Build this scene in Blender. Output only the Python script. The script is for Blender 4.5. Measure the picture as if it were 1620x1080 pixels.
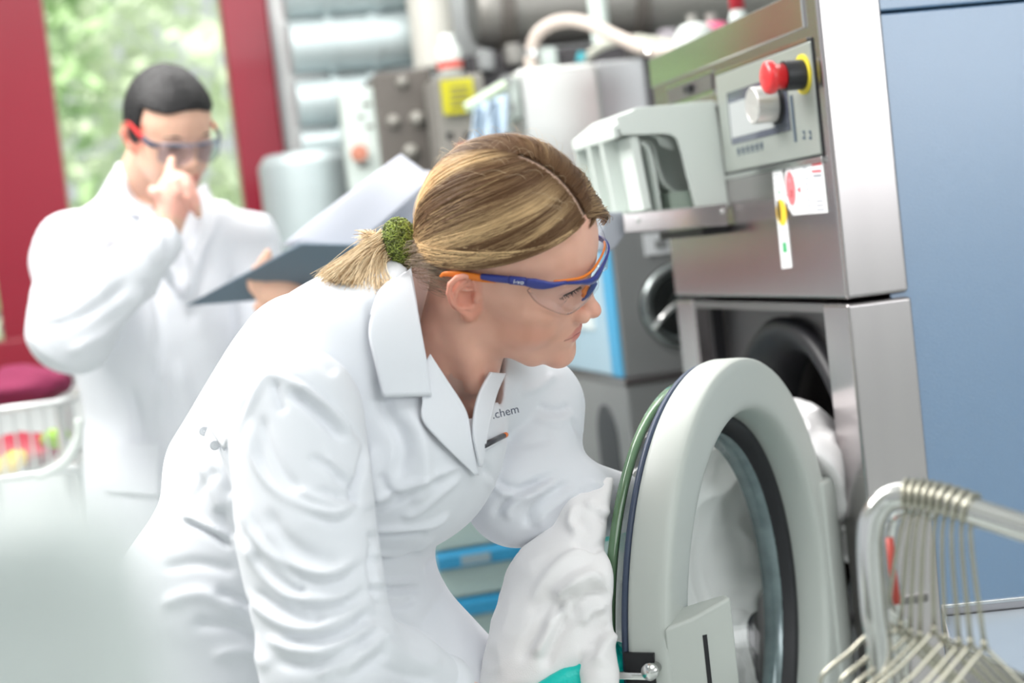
import bpy, bmesh, math, random
import numpy as np
from math import sin, cos, tan, atan, radians, pi, sqrt
from mathutils import Matrix, Vector

for o in list(bpy.data.objects):
    bpy.data.objects.remove(o)
SC = bpy.context.scene
COL = SC.collection
random.seed(4)
RNG = np.random.default_rng(7)

# ------------------------------------------------------------------ camera
FPX = 2500.0
YAW, PIT, ROLL, CAMH = radians(12.4), atan(149 / FPX), radians(6.5), 1.35
fwv = np.array([sin(YAW) * cos(PIT), cos(YAW) * cos(PIT), -sin(PIT)])
_r0 = np.array([cos(YAW), -sin(YAW), 0.0])
_u0 = np.cross(_r0, fwv)
RV = _r0 * cos(ROLL) - _u0 * sin(ROLL)          # picture right, in the world
DV = -_r0 * sin(ROLL) - _u0 * cos(ROLL)         # picture down, in the world
CAM = np.array([0, 0, CAMH])
cd = bpy.data.cameras.new('camera')
cam = bpy.data.objects.new('camera', cd)
COL.objects.link(cam)
cd.sensor_width = 36.0
cd.lens = FPX / 1620 * 36.0
cd.clip_start = 0.05
cd.dof.use_dof = True
cd.dof.focus_distance = 1.74
cd.dof.aperture_fstop = 3.0
cam.matrix_world = Matrix(((RV[0], -DV[0], -fwv[0], 0), (RV[1], -DV[1], -fwv[1], 0),
                           (RV[2], -DV[2], -fwv[2], CAMH), (0, 0, 0, 1)))
SC.camera = cam

# ------------------------------------------------------------------ world, sun, lamps, exposure
w = bpy.data.worlds.new('world'); SC.world = w; w.use_nodes = True
nt = w.node_tree; nt.nodes.clear()
wo = nt.nodes.new('ShaderNodeOutputWorld'); bg = nt.nodes.new('ShaderNodeBackground')
tc = nt.nodes.new('ShaderNodeTexCoord'); sx = nt.nodes.new('ShaderNodeSeparateXYZ')
cr = nt.nodes.new('ShaderNodeValToRGB')
cr.color_ramp.elements[0].position = 0.0; cr.color_ramp.elements[0].color = (0.33, 0.36, 0.33, 1)
cr.color_ramp.elements[1].position = 0.03; cr.color_ramp.elements[1].color = (0.93, 0.97, 1.0, 1)
nt.links.new(tc.outputs['Generated'], sx.inputs[0]); nt.links.new(sx.outputs['Z'], cr.inputs[0])
nt.links.new(cr.outputs[0], bg.inputs[0]); nt.links.new(bg.outputs[0], wo.inputs[0])
bg.inputs[1].default_value = 0.68

def sun(name, rot, e, ang, c=(1, 1, 1)):
    l = bpy.data.lights.new(name, 'SUN'); l.energy = e; l.angle = ang; l.color = c
    o = bpy.data.objects.new(name, l); o.rotation_euler = rot; COL.objects.link(o); return o
sun('sun', (radians(38), 0, radians(-20)), 5.0, radians(3), (1, .96, .88))

def area(name, loc, target, sx_, sy_, e, c=(1, 1, 1)):
    l = bpy.data.lights.new(name, 'AREA'); l.shape = 'RECTANGLE'; l.size = sx_; l.size_y = sy_
    l.energy = e; l.color = c
    o = bpy.data.objects.new(name, l); o.location = loc
    o.rotation_euler = (Vector(target) - Vector(loc)).to_track_quat('-Z', 'Y').to_euler()
    COL.objects.link(o); return o
area('overhead_light', (-0.95, 2.35, 2.95), (0.25, 1.75, 0.9), 1.7, 1.1, 98, (1, .98, .96))
area('overhead_light', (0.3, 3.6, 3.0), (0.3, 3.6, 0), 2.4, 1.2, 54, (1, .98, .96))
area('overhead_light', (0.6, 0.3, 3.0), (0.4, 1.7, 0.6), 1.6, 1.2, 19, (.97, .99, 1))  # unseen front fill, added to brighten the face and the linen
area('rear_window_light', (4.0, -3.85, 2.38), (4.0, 2.0, 2.3), 5.0, 1.25, 105, (.97, .985, 1))
SC.view_settings.view_transform = 'Standard'
SC.view_settings.look = 'None'
SC.view_settings.gamma = 1.0
SC.view_settings.use_curve_mapping = False
SC.view_settings.exposure = 0.10

# ------------------------------------------------------------------ picture rays (real positions: a pixel plus a true distance or plane)
def P(px, py, d):
    return CAM + d * (fwv + RV * (px - 810) / FPX + DV * (py - 540) / FPX)
def onX(px, py, X):
    a = P(px, py, 1) - CAM; return CAM + a * (X / a[0])
def onY(px, py, Y):
    a = P(px, py, 1) - CAM; return CAM + a * (Y / a[1])
def onZ(px, py, Z):
    a = P(px, py, 1) - CAM; return CAM + a * ((Z - CAMH) / a[2])
def proj(p):
    v = np.asarray(p, float) - CAM; d = v @ fwv
    return np.stack([810 + FPX * (v @ RV) / d, 540 + FPX * (v @ DV) / d, d], -1)
def V(*a): return np.array(a, float)
def nrm(v): v = np.asarray(v, float); return v / (np.linalg.norm(v) + 1e-12)

# ------------------------------------------------------------------ materials
MATS = {}
def mat(name, col, rough=.5, metal=0., spec=.5, noise=.04, nscale=12., bump=0., bscale=200., trans=0., ior=1.45,
        sss=0., sss_r=(1, .35, .2), aniso=0., coat=0., coatr=.06, coati=1.5, attr=None, emit=None, estr=0., stretch=None, sheen=0., alpha=1.):
    if name in MATS: return MATS[name]
    m = bpy.data.materials.new(name); m.use_nodes = True
    n = m.node_tree; b = n.nodes['Principled BSDF']; L = n.links
    b.inputs['Roughness'].default_value = rough; b.inputs['Metallic'].default_value = metal
    b.inputs['Specular IOR Level'].default_value = spec; b.inputs['IOR'].default_value = ior
    b.inputs['Transmission Weight'].default_value = trans
    b.inputs['Anisotropic'].default_value = aniso
    b.inputs['Coat Weight'].default_value = coat; b.inputs['Coat Roughness'].default_value = coatr; b.inputs['Coat IOR'].default_value = coati
    b.inputs['Sheen Weight'].default_value = sheen
    b.inputs['Alpha'].default_value = alpha
    if sss > 0:
        b.inputs['Subsurface Weight'].default_value = sss
        b.inputs['Subsurface Radius'].default_value = sss_r
        b.inputs['Subsurface Scale'].default_value = 0.008
    if emit is not None:
        b.inputs['Emission Color'].default_value = (*emit, 1); b.inputs['Emission Strength'].default_value = estr
    t = n.nodes.new('ShaderNodeTexCoord'); mp = n.nodes.new('ShaderNodeMapping')
    L.new(t.outputs['Object'], mp.inputs[0])
    if stretch: mp.inputs['Scale'].default_value = stretch
    nz = n.nodes.new('ShaderNodeTexNoise'); nz.inputs['Scale'].default_value = nscale; nz.inputs['Detail'].default_value = 3
    L.new(mp.outputs[0], nz.inputs[0])
    mr = n.nodes.new('ShaderNodeMapRange'); mr.inputs['To Min'].default_value = 1 - noise; mr.inputs['To Max'].default_value = 1 + noise
    L.new(nz.outputs['Fac'], mr.inputs[0])
    mx = n.nodes.new('ShaderNodeVectorMath'); mx.operation = 'SCALE'
    if attr:
        at = n.nodes.new('ShaderNodeAttribute'); at.attribute_name = attr
        L.new(at.outputs['Color'], mx.inputs[0])
    else:
        mx.inputs[0].default_value = col[:3]
    L.new(mr.outputs[0], mx.inputs['Scale']); L.new(mx.outputs[0], b.inputs['Base Color'])
    if bump:
        n2 = n.nodes.new('ShaderNodeTexNoise'); n2.inputs['Scale'].default_value = bscale; n2.inputs['Detail'].default_value = 2
        L.new(mp.outputs[0], n2.inputs[0])
        bp = n.nodes.new('ShaderNodeBump'); bp.inputs['Strength'].default_value = bump; bp.inputs['Distance'].default_value = .002
        L.new(n2.outputs['Fac'], bp.inputs['Height']); L.new(bp.outputs[0], b.inputs['Normal'])
    MATS[name] = m
    return m

def clear_mat(name, tint=(1, 1, 1), ior=1.45, rough=.02):
    """thin clear pane: lets light straight through and mirrors by Fresnel"""
    m = bpy.data.materials.new(name); m.use_nodes = True; n = m.node_tree; n.nodes.clear(); L = n.links
    o = n.nodes.new('ShaderNodeOutputMaterial'); t = n.nodes.new('ShaderNodeBsdfTransparent'); g = n.nodes.new('ShaderNodeBsdfGlossy'); f = n.nodes.new('ShaderNodeLayerWeight'); pw = n.nodes.new('ShaderNodeMath'); pw.operation = 'POWER'; pw.inputs[1].default_value = 4.5; ma = n.nodes.new('ShaderNodeMath'); ma.operation = 'MULTIPLY_ADD'; ma.inputs[1].default_value = .75; ma.inputs[2].default_value = ((ior - 1) / (ior + 1)) ** 2; x = n.nodes.new('ShaderNodeMixShader')
    t.inputs[0].default_value = (*tint, 1); g.inputs['Roughness'].default_value = rough; f.inputs[0].default_value = .5
    L.new(f.outputs['Facing'], pw.inputs[0]); L.new(pw.outputs[0], ma.inputs[0]); L.new(ma.outputs[0], x.inputs[0]); L.new(t.outputs[0], x.inputs[1]); L.new(g.outputs[0], x.inputs[2]); L.new(x.outputs[0], o.inputs[0])
    MATS[name] = m; return m

# ------------------------------------------------------------------ objects
def tag(o, label=None, cat=None, group=None, kind=None):
    if label: o['label'] = label
    if cat: o['category'] = cat
    if group: o['group'] = group
    if kind: o['kind'] = kind
    return o
def empty(name, loc=(0, 0, 0)):
    o = bpy.data.objects.new(name, None); o.location = tuple(loc); o.empty_display_size = .05
    COL.objects.link(o); return o
def thing(name, loc, label, cat, group=None):
    return tag(empty(name, loc), label, cat, group)

def mesh_obj(name, v, f, m, parent=None, smooth=False, bevel=0., seg=2, quads=None, col=None, ang=None):
    """v: world vertices; the mesh is stored relative to its parent empty"""
    me = bpy.data.meshes.new(name)
    v = np.asarray(v, float).reshape(-1, 3)
    off = np.zeros(3)
    q = parent
    while q is not None:
        off = off + np.array(q.location); q = q.parent
    v = v - off
    if quads is not None:
        nq = len(quads)
        me.vertices.add(len(v)); me.vertices.foreach_set('co', v.astype(np.float32).ravel())
        k = quads.shape[1]
        me.loops.add(nq * k); me.loops.foreach_set('vertex_index', quads.astype(np.int32).ravel())
        me.polygons.add(nq); me.polygons.foreach_set('loop_start', np.arange(0, nq * k, k, dtype=np.int32))
        me.update(calc_edges=True); me.validate()
    else:
        me.from_pydata([tuple(map(float, p)) for p in v], [], f)
        me.update()
    if col is not None:
        a = me.color_attributes.new('Col', 'FLOAT_COLOR', 'POINT')
        c4 = np.ones((len(v), 4), np.float32); c4[:, :3] = col
        a.data.foreach_set('color', c4.ravel())
    if smooth:
        me.polygons.foreach_set('use_smooth', np.ones(len(me.polygons), bool))
    me.materials.append(m)
    if quads is None and ang is None and not smooth:
        pass
    o = bpy.data.objects.new(name, me); COL.objects.link(o)
    if parent is not None: o.parent = parent
    if bevel > 0:
        b = o.modifiers.new('bevel', 'BEVEL'); b.width = bevel; b.segments = seg; b.limit_method = 'ANGLE'
        b.harden_normals = False
        me.polygons.foreach_set('use_smooth', np.ones(len(me.polygons), bool))
        wn = o.modifiers.new('wn', 'WEIGHTED_NORMAL'); wn.keep_sharp = True
    return o

class MB:
    def __init__(s): s.v = []; s.f = []
    def add(s, v, f):
        n = len(s.v); s.v += [tuple(map(float, p)) for p in v]; s.f += [tuple(n + i for i in q) for q in f]; return s
    def box(s, lo, hi, M=None):
        lo, hi = np.minimum(lo, hi), np.maximum(lo, hi)
        c = [(x, y, z) for z in (lo[2], hi[2]) for y in (lo[1], hi[1]) for x in (lo[0], hi[0])]
        if M is not None: c = [tuple(np.array(M) @ np.array([*p, 1]))[:3] for p in c]
        return s.add(c, [(0, 2, 3, 1), (4, 5, 7, 6), (0, 1, 5, 4), (2, 6, 7, 3), (0, 4, 6, 2), (1, 3, 7, 5)])
    def prism(s, poly, off):
        """poly: list of 3-D points (planar), extruded by vector off"""
        n = len(poly); a = [np.array(p, float) for p in poly]; b = [p + np.array(off, float) for p in a]
        nor = np.zeros(3)
        for i in range(n): nor += np.cross(a[i], a[(i + 1) % n])
        if nor @ np.array(off, float) > 0: a.reverse(); b.reverse()
        return s.add(a + b, [tuple(range(n)), tuple(range(2 * n - 1, n - 1, -1))] + [(i, (i + n), (i + 1) % n + n, (i + 1) % n) for i in range(n)])
    def tube(s, pts, r, n=12, caps=True):
        pts = [np.array(p, float) for p in pts]; m = len(pts)
        rr = r if hasattr(r, '__len__') else [r] * m
        T = [nrm(pts[min(i + 1, m - 1)] - pts[max(i - 1, 0)]) for i in range(m)]
        u = nrm(np.cross(T[0], [0.123, .9, .31])); vs = []
        for i in range(m):
            u = nrm(u - T[i] * (u @ T[i])); w_ = np.cross(T[i], u)
            for k in range(n):
                a = 2 * pi * k / n; vs.append(pts[i] + rr[i] * (cos(a) * u + sin(a) * w_))
        fs = [(i * n + k, i * n + (k + 1) % n, (i + 1) * n + (k + 1) % n, (i + 1) * n + k) for i in range(m - 1) for k in range(n)]
        if caps: fs += [tuple(range(n - 1, -1, -1)), tuple((m - 1) * n + k for k in range(n))]
        return s.add(vs, fs)
    def lathe(s, prof, c, ax, ref=(0, 0, 1), n=64, closed=True, a0=0., a1=2 * pi):
        """prof: (radius, along-axis) pairs revolved about axis ax through c"""
        ax = nrm(ax); u = nrm(np.array(ref, float) - ax * (np.array(ref, float) @ ax)); w_ = np.cross(ax, u); c = np.array(c, float)
        full = abs(a1 - a0 - 2 * pi) < 1e-6; m = len(prof); N = n if full else n + 1; vs = []
        for k in range(N):
            a = a0 + (a1 - a0) * k / n; d = cos(a) * u + sin(a) * w_
            vs += [c + d * p[0] + ax * p[1] for p in prof]
        fs = []
        for k in range(n):
            k2 = (k + 1) % N
            for i in range(m if closed else m - 1):
                j = (i + 1) % m
                fs.append((k * m + i, k * m + j, k2 * m + j, k2 * m + i))
        return s.add(vs, fs)
    def ring(s, r0, r1, t0, t1, c, ax, n=64, **k):
        return s.lathe([(r0, t0), (r1, t0), (r1, t1), (r0, t1)], c, ax, n=n, **k)
    def obj(s, name, m, parent=None, **k): 
        o = mesh_obj(name, s.v, s.f, m, parent, **k)
        bm = bmesh.new(); bm.from_mesh(o.data); bmesh.ops.recalc_face_normals(bm, faces=bm.faces); bm.to_mesh(o.data); bm.free()
        return o

def spline(pts, n=8):
    """Catmull-Rom through 3-D points"""
    p = [np.array(q, float) for q in pts]; p = [2 * p[0] - p[1]] + p + [2 * p[-1] - p[-2]]; out = []
    for i in range(1, len(p) - 2):
        for k in range(n):
            t = k / n
            out.append(.5 * ((2 * p[i]) + (-p[i - 1] + p[i + 1]) * t + (2 * p[i - 1] - 5 * p[i] + 4 * p[i + 1] - p[i + 2]) * t * t + (-p[i - 1] + 3 * p[i] - 3 * p[i + 1] + p[i + 2]) * t ** 3))
    out.append(p[-2]); return out

def text(name, body, size, origin, xdir, ydir, m, parent=None, depth=.0004, font_shear=0., align='LEFT'):
    c = bpy.data.curves.new(name, 'FONT'); c.body = body; c.size = size; c.extrude = depth; c.shear = font_shear; c.align_x = align
    c.resolution_u = 3
    o = bpy.data.objects.new(name, c); COL.objects.link(o)
    bpy.context.view_layer.update()
    dg = bpy.context.evaluated_depsgraph_get()
    me = bpy.data.meshes.new_from_object(o.evaluated_get(dg)); bpy.data.objects.remove(o)
    x = nrm(xdir); y = nrm(np.array(ydir, float) - x * (np.array(ydir, float) @ x)); z = np.cross(x, y)
    n = len(me.vertices); co = np.zeros(n * 3, np.float32); me.vertices.foreach_get('co', co); co = co.reshape(-1, 3)
    off = np.zeros(3); q = parent
    while q is not None: off = off + np.array(q.location); q = q.parent
    wv = np.array(origin) + co[:, :1] * x + co[:, 1:2] * y + co[:, 2:3] * z - off
    me.vertices.foreach_set('co', wv.astype(np.float32).ravel()); me.update()
    me.name = name; me.materials.clear(); me.materials.append(m)
    o = bpy.data.objects.new(name, me); COL.objects.link(o)
    if parent is not None: o.parent = parent
    return o

# ------------------------------------------------------------------ signed-distance sculpting, meshed with surface nets
def smin(a, b, k):
    h = np.clip(.5 + .5 * (b - a) / k, 0, 1); return b * (1 - h) + a * h - k * h * (1 - h)
def smax(a, b, k): return -smin(-a, -b, k)
def sd_ell(p, c, r, M=None):
    q = p - np.asarray(c, np.float32)
    if M is not None: q = q @ np.asarray(M, np.float32)
    r = np.asarray(r, np.float32)
    k0 = np.sqrt(((q / r) ** 2).sum(-1)) + 1e-6; k1 = np.sqrt(((q / (r * r)) ** 2).sum(-1)) + 1e-6
    return k0 * (k0 - 1) / k1
def sd_sph(p, c, r): return np.sqrt(((p - np.asarray(c, np.float32)) ** 2).sum(-1)) - r
def sd_con(p, a, b, r1, r2):
    a = np.asarray(a, np.float32); b = np.asarray(b, np.float32); ba = b - a; pa = p - a
    t = np.clip(pa @ ba / (ba @ ba), 0, 1)
    return np.sqrt(((pa - t[..., None] * ba) ** 2).sum(-1)) - (r1 + (r2 - r1) * t)
def sd_chain(p, pts, rs, k=.01):
    d = None
    for i in range(len(pts) - 1):
        e = sd_con(p, pts[i], pts[i + 1], rs[i], rs[i + 1]); d = e if d is None else np.minimum(d, e)
    return d
def sd_box(p, c, h, M=None, r=0.):
    q = p - np.asarray(c, np.float32)
    if M is not None: q = q @ np.asarray(M, np.float32)
    q = np.abs(q) - (np.asarray(h, np.float32) - r)
    return np.sqrt((np.maximum(q, 0) ** 2).sum(-1)) + np.minimum(q.max(-1), 0) - r

def surfnet(f, lo, hi, h, B=8, slack=2.0):
    lo = np.asarray(lo, float); hi = np.asarray(hi, float)
    nb = np.ceil((hi - lo) / (h * B)).astype(int); n = nb * B
    ax = [lo[i] + h * (np.arange(nb[i]) * B + (B - 1) / 2) for i in range(3)]
    cc = np.stack(np.meshgrid(*ax, indexing='ij'), -1).reshape(-1, 3).astype(np.float32)
    fc = np.concatenate([f(cc[i:i + 200000]) for i in range(0, len(cc), 200000)])
    G = np.repeat(np.repeat(np.repeat(fc.reshape(nb), B, 0), B, 1), B, 2).astype(np.float32)
    act = np.nonzero(np.abs(fc) < h * B * .87 * slack)[0]
    o = np.stack(np.meshgrid(*[np.arange(B)] * 3, indexing='ij'), -1).reshape(-1, 3)
    bi = np.stack(np.unravel_index(act, nb), -1)
    for s in range(0, len(act), 800):
        ids = (bi[s:s + 800, None, :] * B + o[None]).reshape(-1, 3)
        val = f((lo + ids * h).astype(np.float32))
        G[ids[:, 0], ids[:, 1], ids[:, 2]] = val
    S = G < 0
    st = np.array([n[1] * n[2], n[2], 1]); keys = []; pos = []; quad = []
    for a in range(3):
        sl0 = [slice(None)] * 3; sl1 = [slice(None)] * 3; sl0[a] = slice(0, -1); sl1[a] = slice(1, None)
        idx = np.stack(np.nonzero(S[tuple(sl0)] != S[tuple(sl1)]), -1)
        b, c = (a + 1) % 3, (a + 2) % 3
        idx = idx[(idx[:, b] > 0) & (idx[:, c] > 0) & (idx[:, b] < n[b] - 1) & (idx[:, c] < n[c] - 1)]
        j = idx.copy(); j[:, a] += 1
        g0 = G[idx[:, 0], idx[:, 1], idx[:, 2]]; g1 = G[j[:, 0], j[:, 1], j[:, 2]]
        p = idx.astype(float); p[:, a] += g0 / (g0 - g1)
        cells = []
        for db, dc in ((1, 1), (0, 1), (0, 0), (1, 0)):
            q = idx.copy(); q[:, b] -= db; q[:, c] -= dc; k = q @ st; cells.append(k); keys.append(k); pos.append(p)
        q = np.stack(cells, 1)
        flip = ~(g0 < 0)
        q[flip] = q[flip][:, ::-1]
        quad.append(q)
    keys = np.concatenate(keys); pos = np.concatenate(pos); quad = np.concatenate(quad)
    uk, inv = np.unique(keys, return_inverse=True)
    cnt = np.bincount(inv); v = np.stack([np.bincount(inv, pos[:, i]) / cnt for i in range(3)], 1)
    return lo + v * h, np.searchsorted(uk, quad)

def vnormals(v, q):
    a = np.cross(v[q[:, 2]] - v[q[:, 0]], v[q[:, 3 % q.shape[1]]] - v[q[:, 1]])
    n = np.zeros_like(v)
    for k in range(q.shape[1]):
        for i in range(3): n[:, i] += np.bincount(q[:, k], a[:, i], len(v))
    return n / (np.linalg.norm(n, axis=1, keepdims=True) + 1e-12)
def relax(v, q, it=1, lam=.5):
    e = np.concatenate([q[:, [0, 1]], q[:, [1, 2]], q[:, [2, 3]], q[:, [3, 0]]])
    deg = np.bincount(e[:, 0], minlength=len(v)) + np.bincount(e[:, 1], minlength=len(v))
    for _ in range(it):
        s = np.stack([np.bincount(e[:, 0], v[e[:, 1], i], len(v)) + np.bincount(e[:, 1], v[e[:, 0], i], len(v)) for i in range(3)], 1)
        v = v * (1 - lam) + lam * s / np.maximum(deg, 1)[:, None]
    return v
def raymarch(f, px, py, d0, d1, n=160):
    """first hit of the surface f along picture rays"""
    px = np.asarray(px, float).ravel(); py = np.asarray(py, float).ravel()
    dirs = fwv + np.outer((px - 810) / FPX, RV) + np.outer((py - 540) / FPX, DV)
    t = np.full(len(px), d0, float)
    for _ in range(n):
        p = (CAM + dirs * t[:, None]).astype(np.float32)
        t = np.minimum(t + np.clip(f(p), -.01, .05) * .8, d1)
    return CAM + dirs * t[:, None], t
def vnoise(p, sc, seed=0):
    """cheap smooth value noise, -1..1"""
    q = np.asarray(p, float) * sc + 100.3 + seed * 17.17; i = np.floor(q).astype(np.int64); f = q - i; f = f * f * (3 - 2 * f); r = 0
    for dx in (0, 1):
        for dy in (0, 1):
            for dz in (0, 1):
                h = ((i[:, 0] + dx) * 73856093 ^ (i[:, 1] + dy) * 19349663 ^ (i[:, 2] + dz) * 83492791 ^ (seed * 2654435)) & 0xffff
                h = (h * 40503 + 12345) & 0xffff
                wgt = (f[:, 0] if dx else 1 - f[:, 0]) * (f[:, 1] if dy else 1 - f[:, 1]) * (f[:, 2] if dz else 1 - f[:, 2])
                r = r + wgt * (h / 32767.5 - 1)
    return r

# ------------------------------------------------------------------ common materials
STEEL = mat('brushed_steel', (.52, .485, .49), .24, 1., noise=.05, nscale=30, stretch=(1, 1, .04), bump=.03, bscale=500)
STEEL_D = mat('dark_steel', (.30, .29, .29), .42, 1., noise=.06)
GREYP = mat('grey_green_plastic', (.50, .53, .50), .42, noise=.02)
WHITEP = mat('white_plastic', (.66, .71, .675), .4, noise=.015)
BLACK = mat('black_rubber', (.012, .012, .015), .45, noise=.1)
CHROME = mat('polished_steel', (.72, .72, .71), .16, 1., noise=.02)
# ================================================================== the room
WALLM = mat('painted_wall', (.80, .83, .83), .7, noise=.03, nscale=4, bump=.1, bscale=60)
FLOORM = mat('floor_coating', (.50, .54, .52), .35, noise=.06, nscale=3)
REDM = mat('red_frame_paint', (.27, .010, .028), .32, noise=.06, nscale=5, coat=.3)
def struct(mb, name, m, parent=None, **k):
    o = mb.obj(name, m, parent, **k)
    if parent is None: o['kind'] = 'structure'
    return o
YB = 5.0
struct(MB().box((-5, -4, -.05), (6, YB + .2, 0)), 'floor', FLOORM)
struct(MB().box((-5, -4, 3.2), (6, YB + .2, 3.3)), 'ceiling', mat('ceiling_board', (.8, .8, .79), .8))
wb = MB()
wb.box((-5, YB, 0), (.447, YB + .2, 1.13))
wb.box((.447, YB, 0), (6, YB + .2, 3.2)); wb.box((-5, YB, 2.75), (.447, YB + .2, 3.2)); wb.box((-5, YB, 1.13), (-1.6, YB + .2, 2.75))
struct(wb, 'wall_back', WALLM)
wr = MB().box((-5, -4.2, 0), (6, -4, 1.85)); wr.box((-5, -4.2, 2.9), (6, -4, 3.2))
struct(wr, 'wall_rear', WALLM)
struct(MB().box((6, -4.2, 0), (6.2, YB + .2, 3.2)), 'wall_right', WALLM)
# red window frame: posts, sill, head (light posts lean with the camera only)
wnd = empty('window_1', (0, YB, 1.15)); wnd['kind'] = 'structure'
for x0, x1 in ((-1.6, -1.5), (-.50, -.385), (.298, .44)):
    MB().box((x0 if x0 > -.49 or x0 < -1 else -.46, YB - .05, 1.17), (x1 if x1 > 0 or x1 < -1 else -.225 - .0, YB + .1, 2.75)).obj('window_post', REDM, wnd, bevel=.006)
MB().box((-1.6, YB - .09, 1.13), (.44, YB + .1, 1.245)).obj('window_sill', REDM, wnd, bevel=.008)
MB().box((-1.6, YB - .05, 2.62), (.44, YB + .1, 2.75)).obj('window_head', REDM, wnd, bevel=.006)
GLASS = clear_mat('window_glass', (.97, .99, .98), 1.25)
MB().box((-1.5, YB + .02, 1.24), (.298, YB + .024, 2.62)).obj('pane', GLASS, wnd)
# outside: lawn, hedge and trees
LEAF = mat('bright_leaves', (.52, .70, .40), .6, noise=.18, nscale=3, sss=0)
LEAF2 = mat('pale_leaves', (.78, .86, .68), .6, noise=.3, nscale=3)
GRASS = mat('lawn', (.66, .72, .60), .9, noise=.2, nscale=2)
lawn = MB().box((-30, YB + .3, -.3), (30, 60, -.25)).obj('lawn', GRASS); lawn['kind'] = 'structure'
PATHM = mat('pale_path', (.75, .78, .74), .8)
struct(MB().box((-30, 8.2, -.25), (30, 9.6, -.22)), 'path', PATHM)
def leaves(n, c, r, s, rng):
    u = rng.normal(size=(n, 3)); u /= np.linalg.norm(u, axis=1)[:, None]
    p = np.array(c) + u * np.array(r) * rng.uniform(.55, 1.03, (n, 1))
    a = rng.normal(size=(n, 3)); a /= np.linalg.norm(a, axis=1)[:, None]; b = np.cross(a, rng.normal(size=(n, 3))); b /= np.linalg.norm(b, axis=1)[:, None]
    sz = s * rng.uniform(.6, 1.3, (n, 1)); v = np.stack([p - a * sz, p - b * sz * .5, p + a * sz, p + b * sz * .5], 1).reshape(-1, 3)
    return v, np.arange(n * 4).reshape(-1, 4)
BARK = mat('bark', (.16, .12, .08), .9, noise=.3, nscale=8)
for (x, y, z, R_, zr, m, lab, nm, ct) in (
        (-2.1, 10.5, 3.0, 2.0, 2.0, LEAF, 'bright green tree behind the red window frame, left of the dark haired man', 'leafy_tree', 'tree'),
        (1.2, 13.0, 3.3, 2.6, 2.3, LEAF2, 'pale green tree outside, above and right of the dark haired man', 'leafy_tree', 'tree'),
        (-1.3, 7.2, .45, 1.5, .85, LEAF2, 'low pale green bush right behind the window sill', 'leafy_bush', 'bush'),
        (1.9, 7.6, .35, 1.4, 1.0, LEAF, 'low green bush outside beyond the right red window post', 'leafy_bush', 'bush')):
    t = thing(nm, (x, y, -.25), lab, ct)
    vv, qq = leaves(3200, (x, y, z), (R_, R_ * .7, zr), .13, RNG)
    mesh_obj('foliage', vv, None, m, t, quads=qq)
    MB().tube([(x, y, -.25), (x + .05, y, z * .5), (x, y, z + .3)], [.16, .12, .05], 10).obj('trunk', BARK, t, smooth=True)
# ================================================================== machines and ducts along the back
def pxw(n, Y, px=810, py=540):
    """metres for n picture pixels at plane Y"""
    return n / FPX * proj(onY(px, py, Y))[2]
def fb(px, py, w_, h_, Y, dp):
    c = onY(px, py, Y); W_ = pxw(w_, Y, px, py) / 2; H_ = pxw(h_, Y, px, py) / 2
    return (c[0] - W_, Y, c[2] - H_), (c[0] + W_, Y + dp, c[2] + H_)
DUCT = mat('galvanised_duct', (.50, .57, .58), .5, .45, noise=.08, nscale=6, stretch=(.3, 1, 3))
TAUPE = mat('taupe_enamel', (.125, .112, .10), .5, noise=.06)
PALEG = mat('pale_green_enamel', (.62, .70, .66), .5)
BEIGE = mat('beige_hose', (.60, .52, .46), .55, noise=.05)
BROWNG = mat('greyed_tank', (.30, .29, .27), .45, .5)
MGR = mat('machine_grey', (.30, .31, .31), .45, .4)
def cyl(a, b, r, nm, m, par, n=40):
    return MB().tube([a, b], r, n).obj(nm, m, par, smooth=False, bevel=.006)
# three stacked horizontal ducts
for k, (px, py, h_, lab) in enumerate(((560, -20, 95, 'topmost grey blue duct running along the back wall'), (545, 70, 95, 'second grey blue duct below the topmost one'), (530, 160, 84, 'grey blue duct just above the standing steel drum'), (520, 225, 50, 'narrow pale duct lying on top of the standing steel drum'))):
    a = onY(px, py, 4.75); r = pxw(h_, 4.75) / 2 * .88; d = thing('duct', a, lab, 'duct')
    x0, x1 = .47, onY(668, py, 4.75)[0]
    cyl(V(x0, 4.75, a[2]), V(x1, 4.75, a[2]), r, 'duct_tube', DUCT, d)
    for xx in (x0 + .12, x1 - .15):
        MB().ring(r - .002, r + .008, -.012, .012, (xx, 4.75, a[2]), (1, 0, 0), n=40).obj('seam_ring', DUCT, d)
ds = onY(495, 330, 4.6); dd = thing('steel_drum', (ds[0], 4.6, 0), 'standing grey steel drum beside the right red window post', 'drum')
rr = pxw(150, 4.6) / 2
MB().lathe([(.001, 0), (rr, 0), (rr, ds[2] + .13), (rr - .02, ds[2] + .16), (.001, ds[2] + .16)], (ds[0], 4.6, 0), (0, 0, 1), ref=(1, 0, 0), n=48, closed=False).obj('shell', DUCT, dd, bevel=.004)
MB().ring(rr - .001, rr + .012, -.01, .01, (ds[0], 4.6, ds[2] - .1), (0, 0, 1), ref=(1, 0, 0), n=48).obj('hoop', DUCT, dd)
def cab(name, px0, py0, px1, py1, Y, dp, m, lab, cat, floor=True, bev=.008):
    lo, hi = fb((px0 + px1) / 2, (py0 + py1) / 2, px1 - px0, py1 - py0, Y, dp)
    t = thing(name, ((lo[0] + hi[0]) / 2, Y + dp / 2, 0 if floor else lo[2]), lab, cat)
    MB().box((lo[0], lo[1], 0 if floor else lo[2]), hi).obj('housing', m, t, bevel=bev)
    return t, lo, hi
t, lo, hi = cab('control_box', 548, 140, 604, 300, 4.3, .1, PALEG, 'pale green switch box with an orange button left of the taupe cabinet', 'switch box', floor=False)
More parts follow.
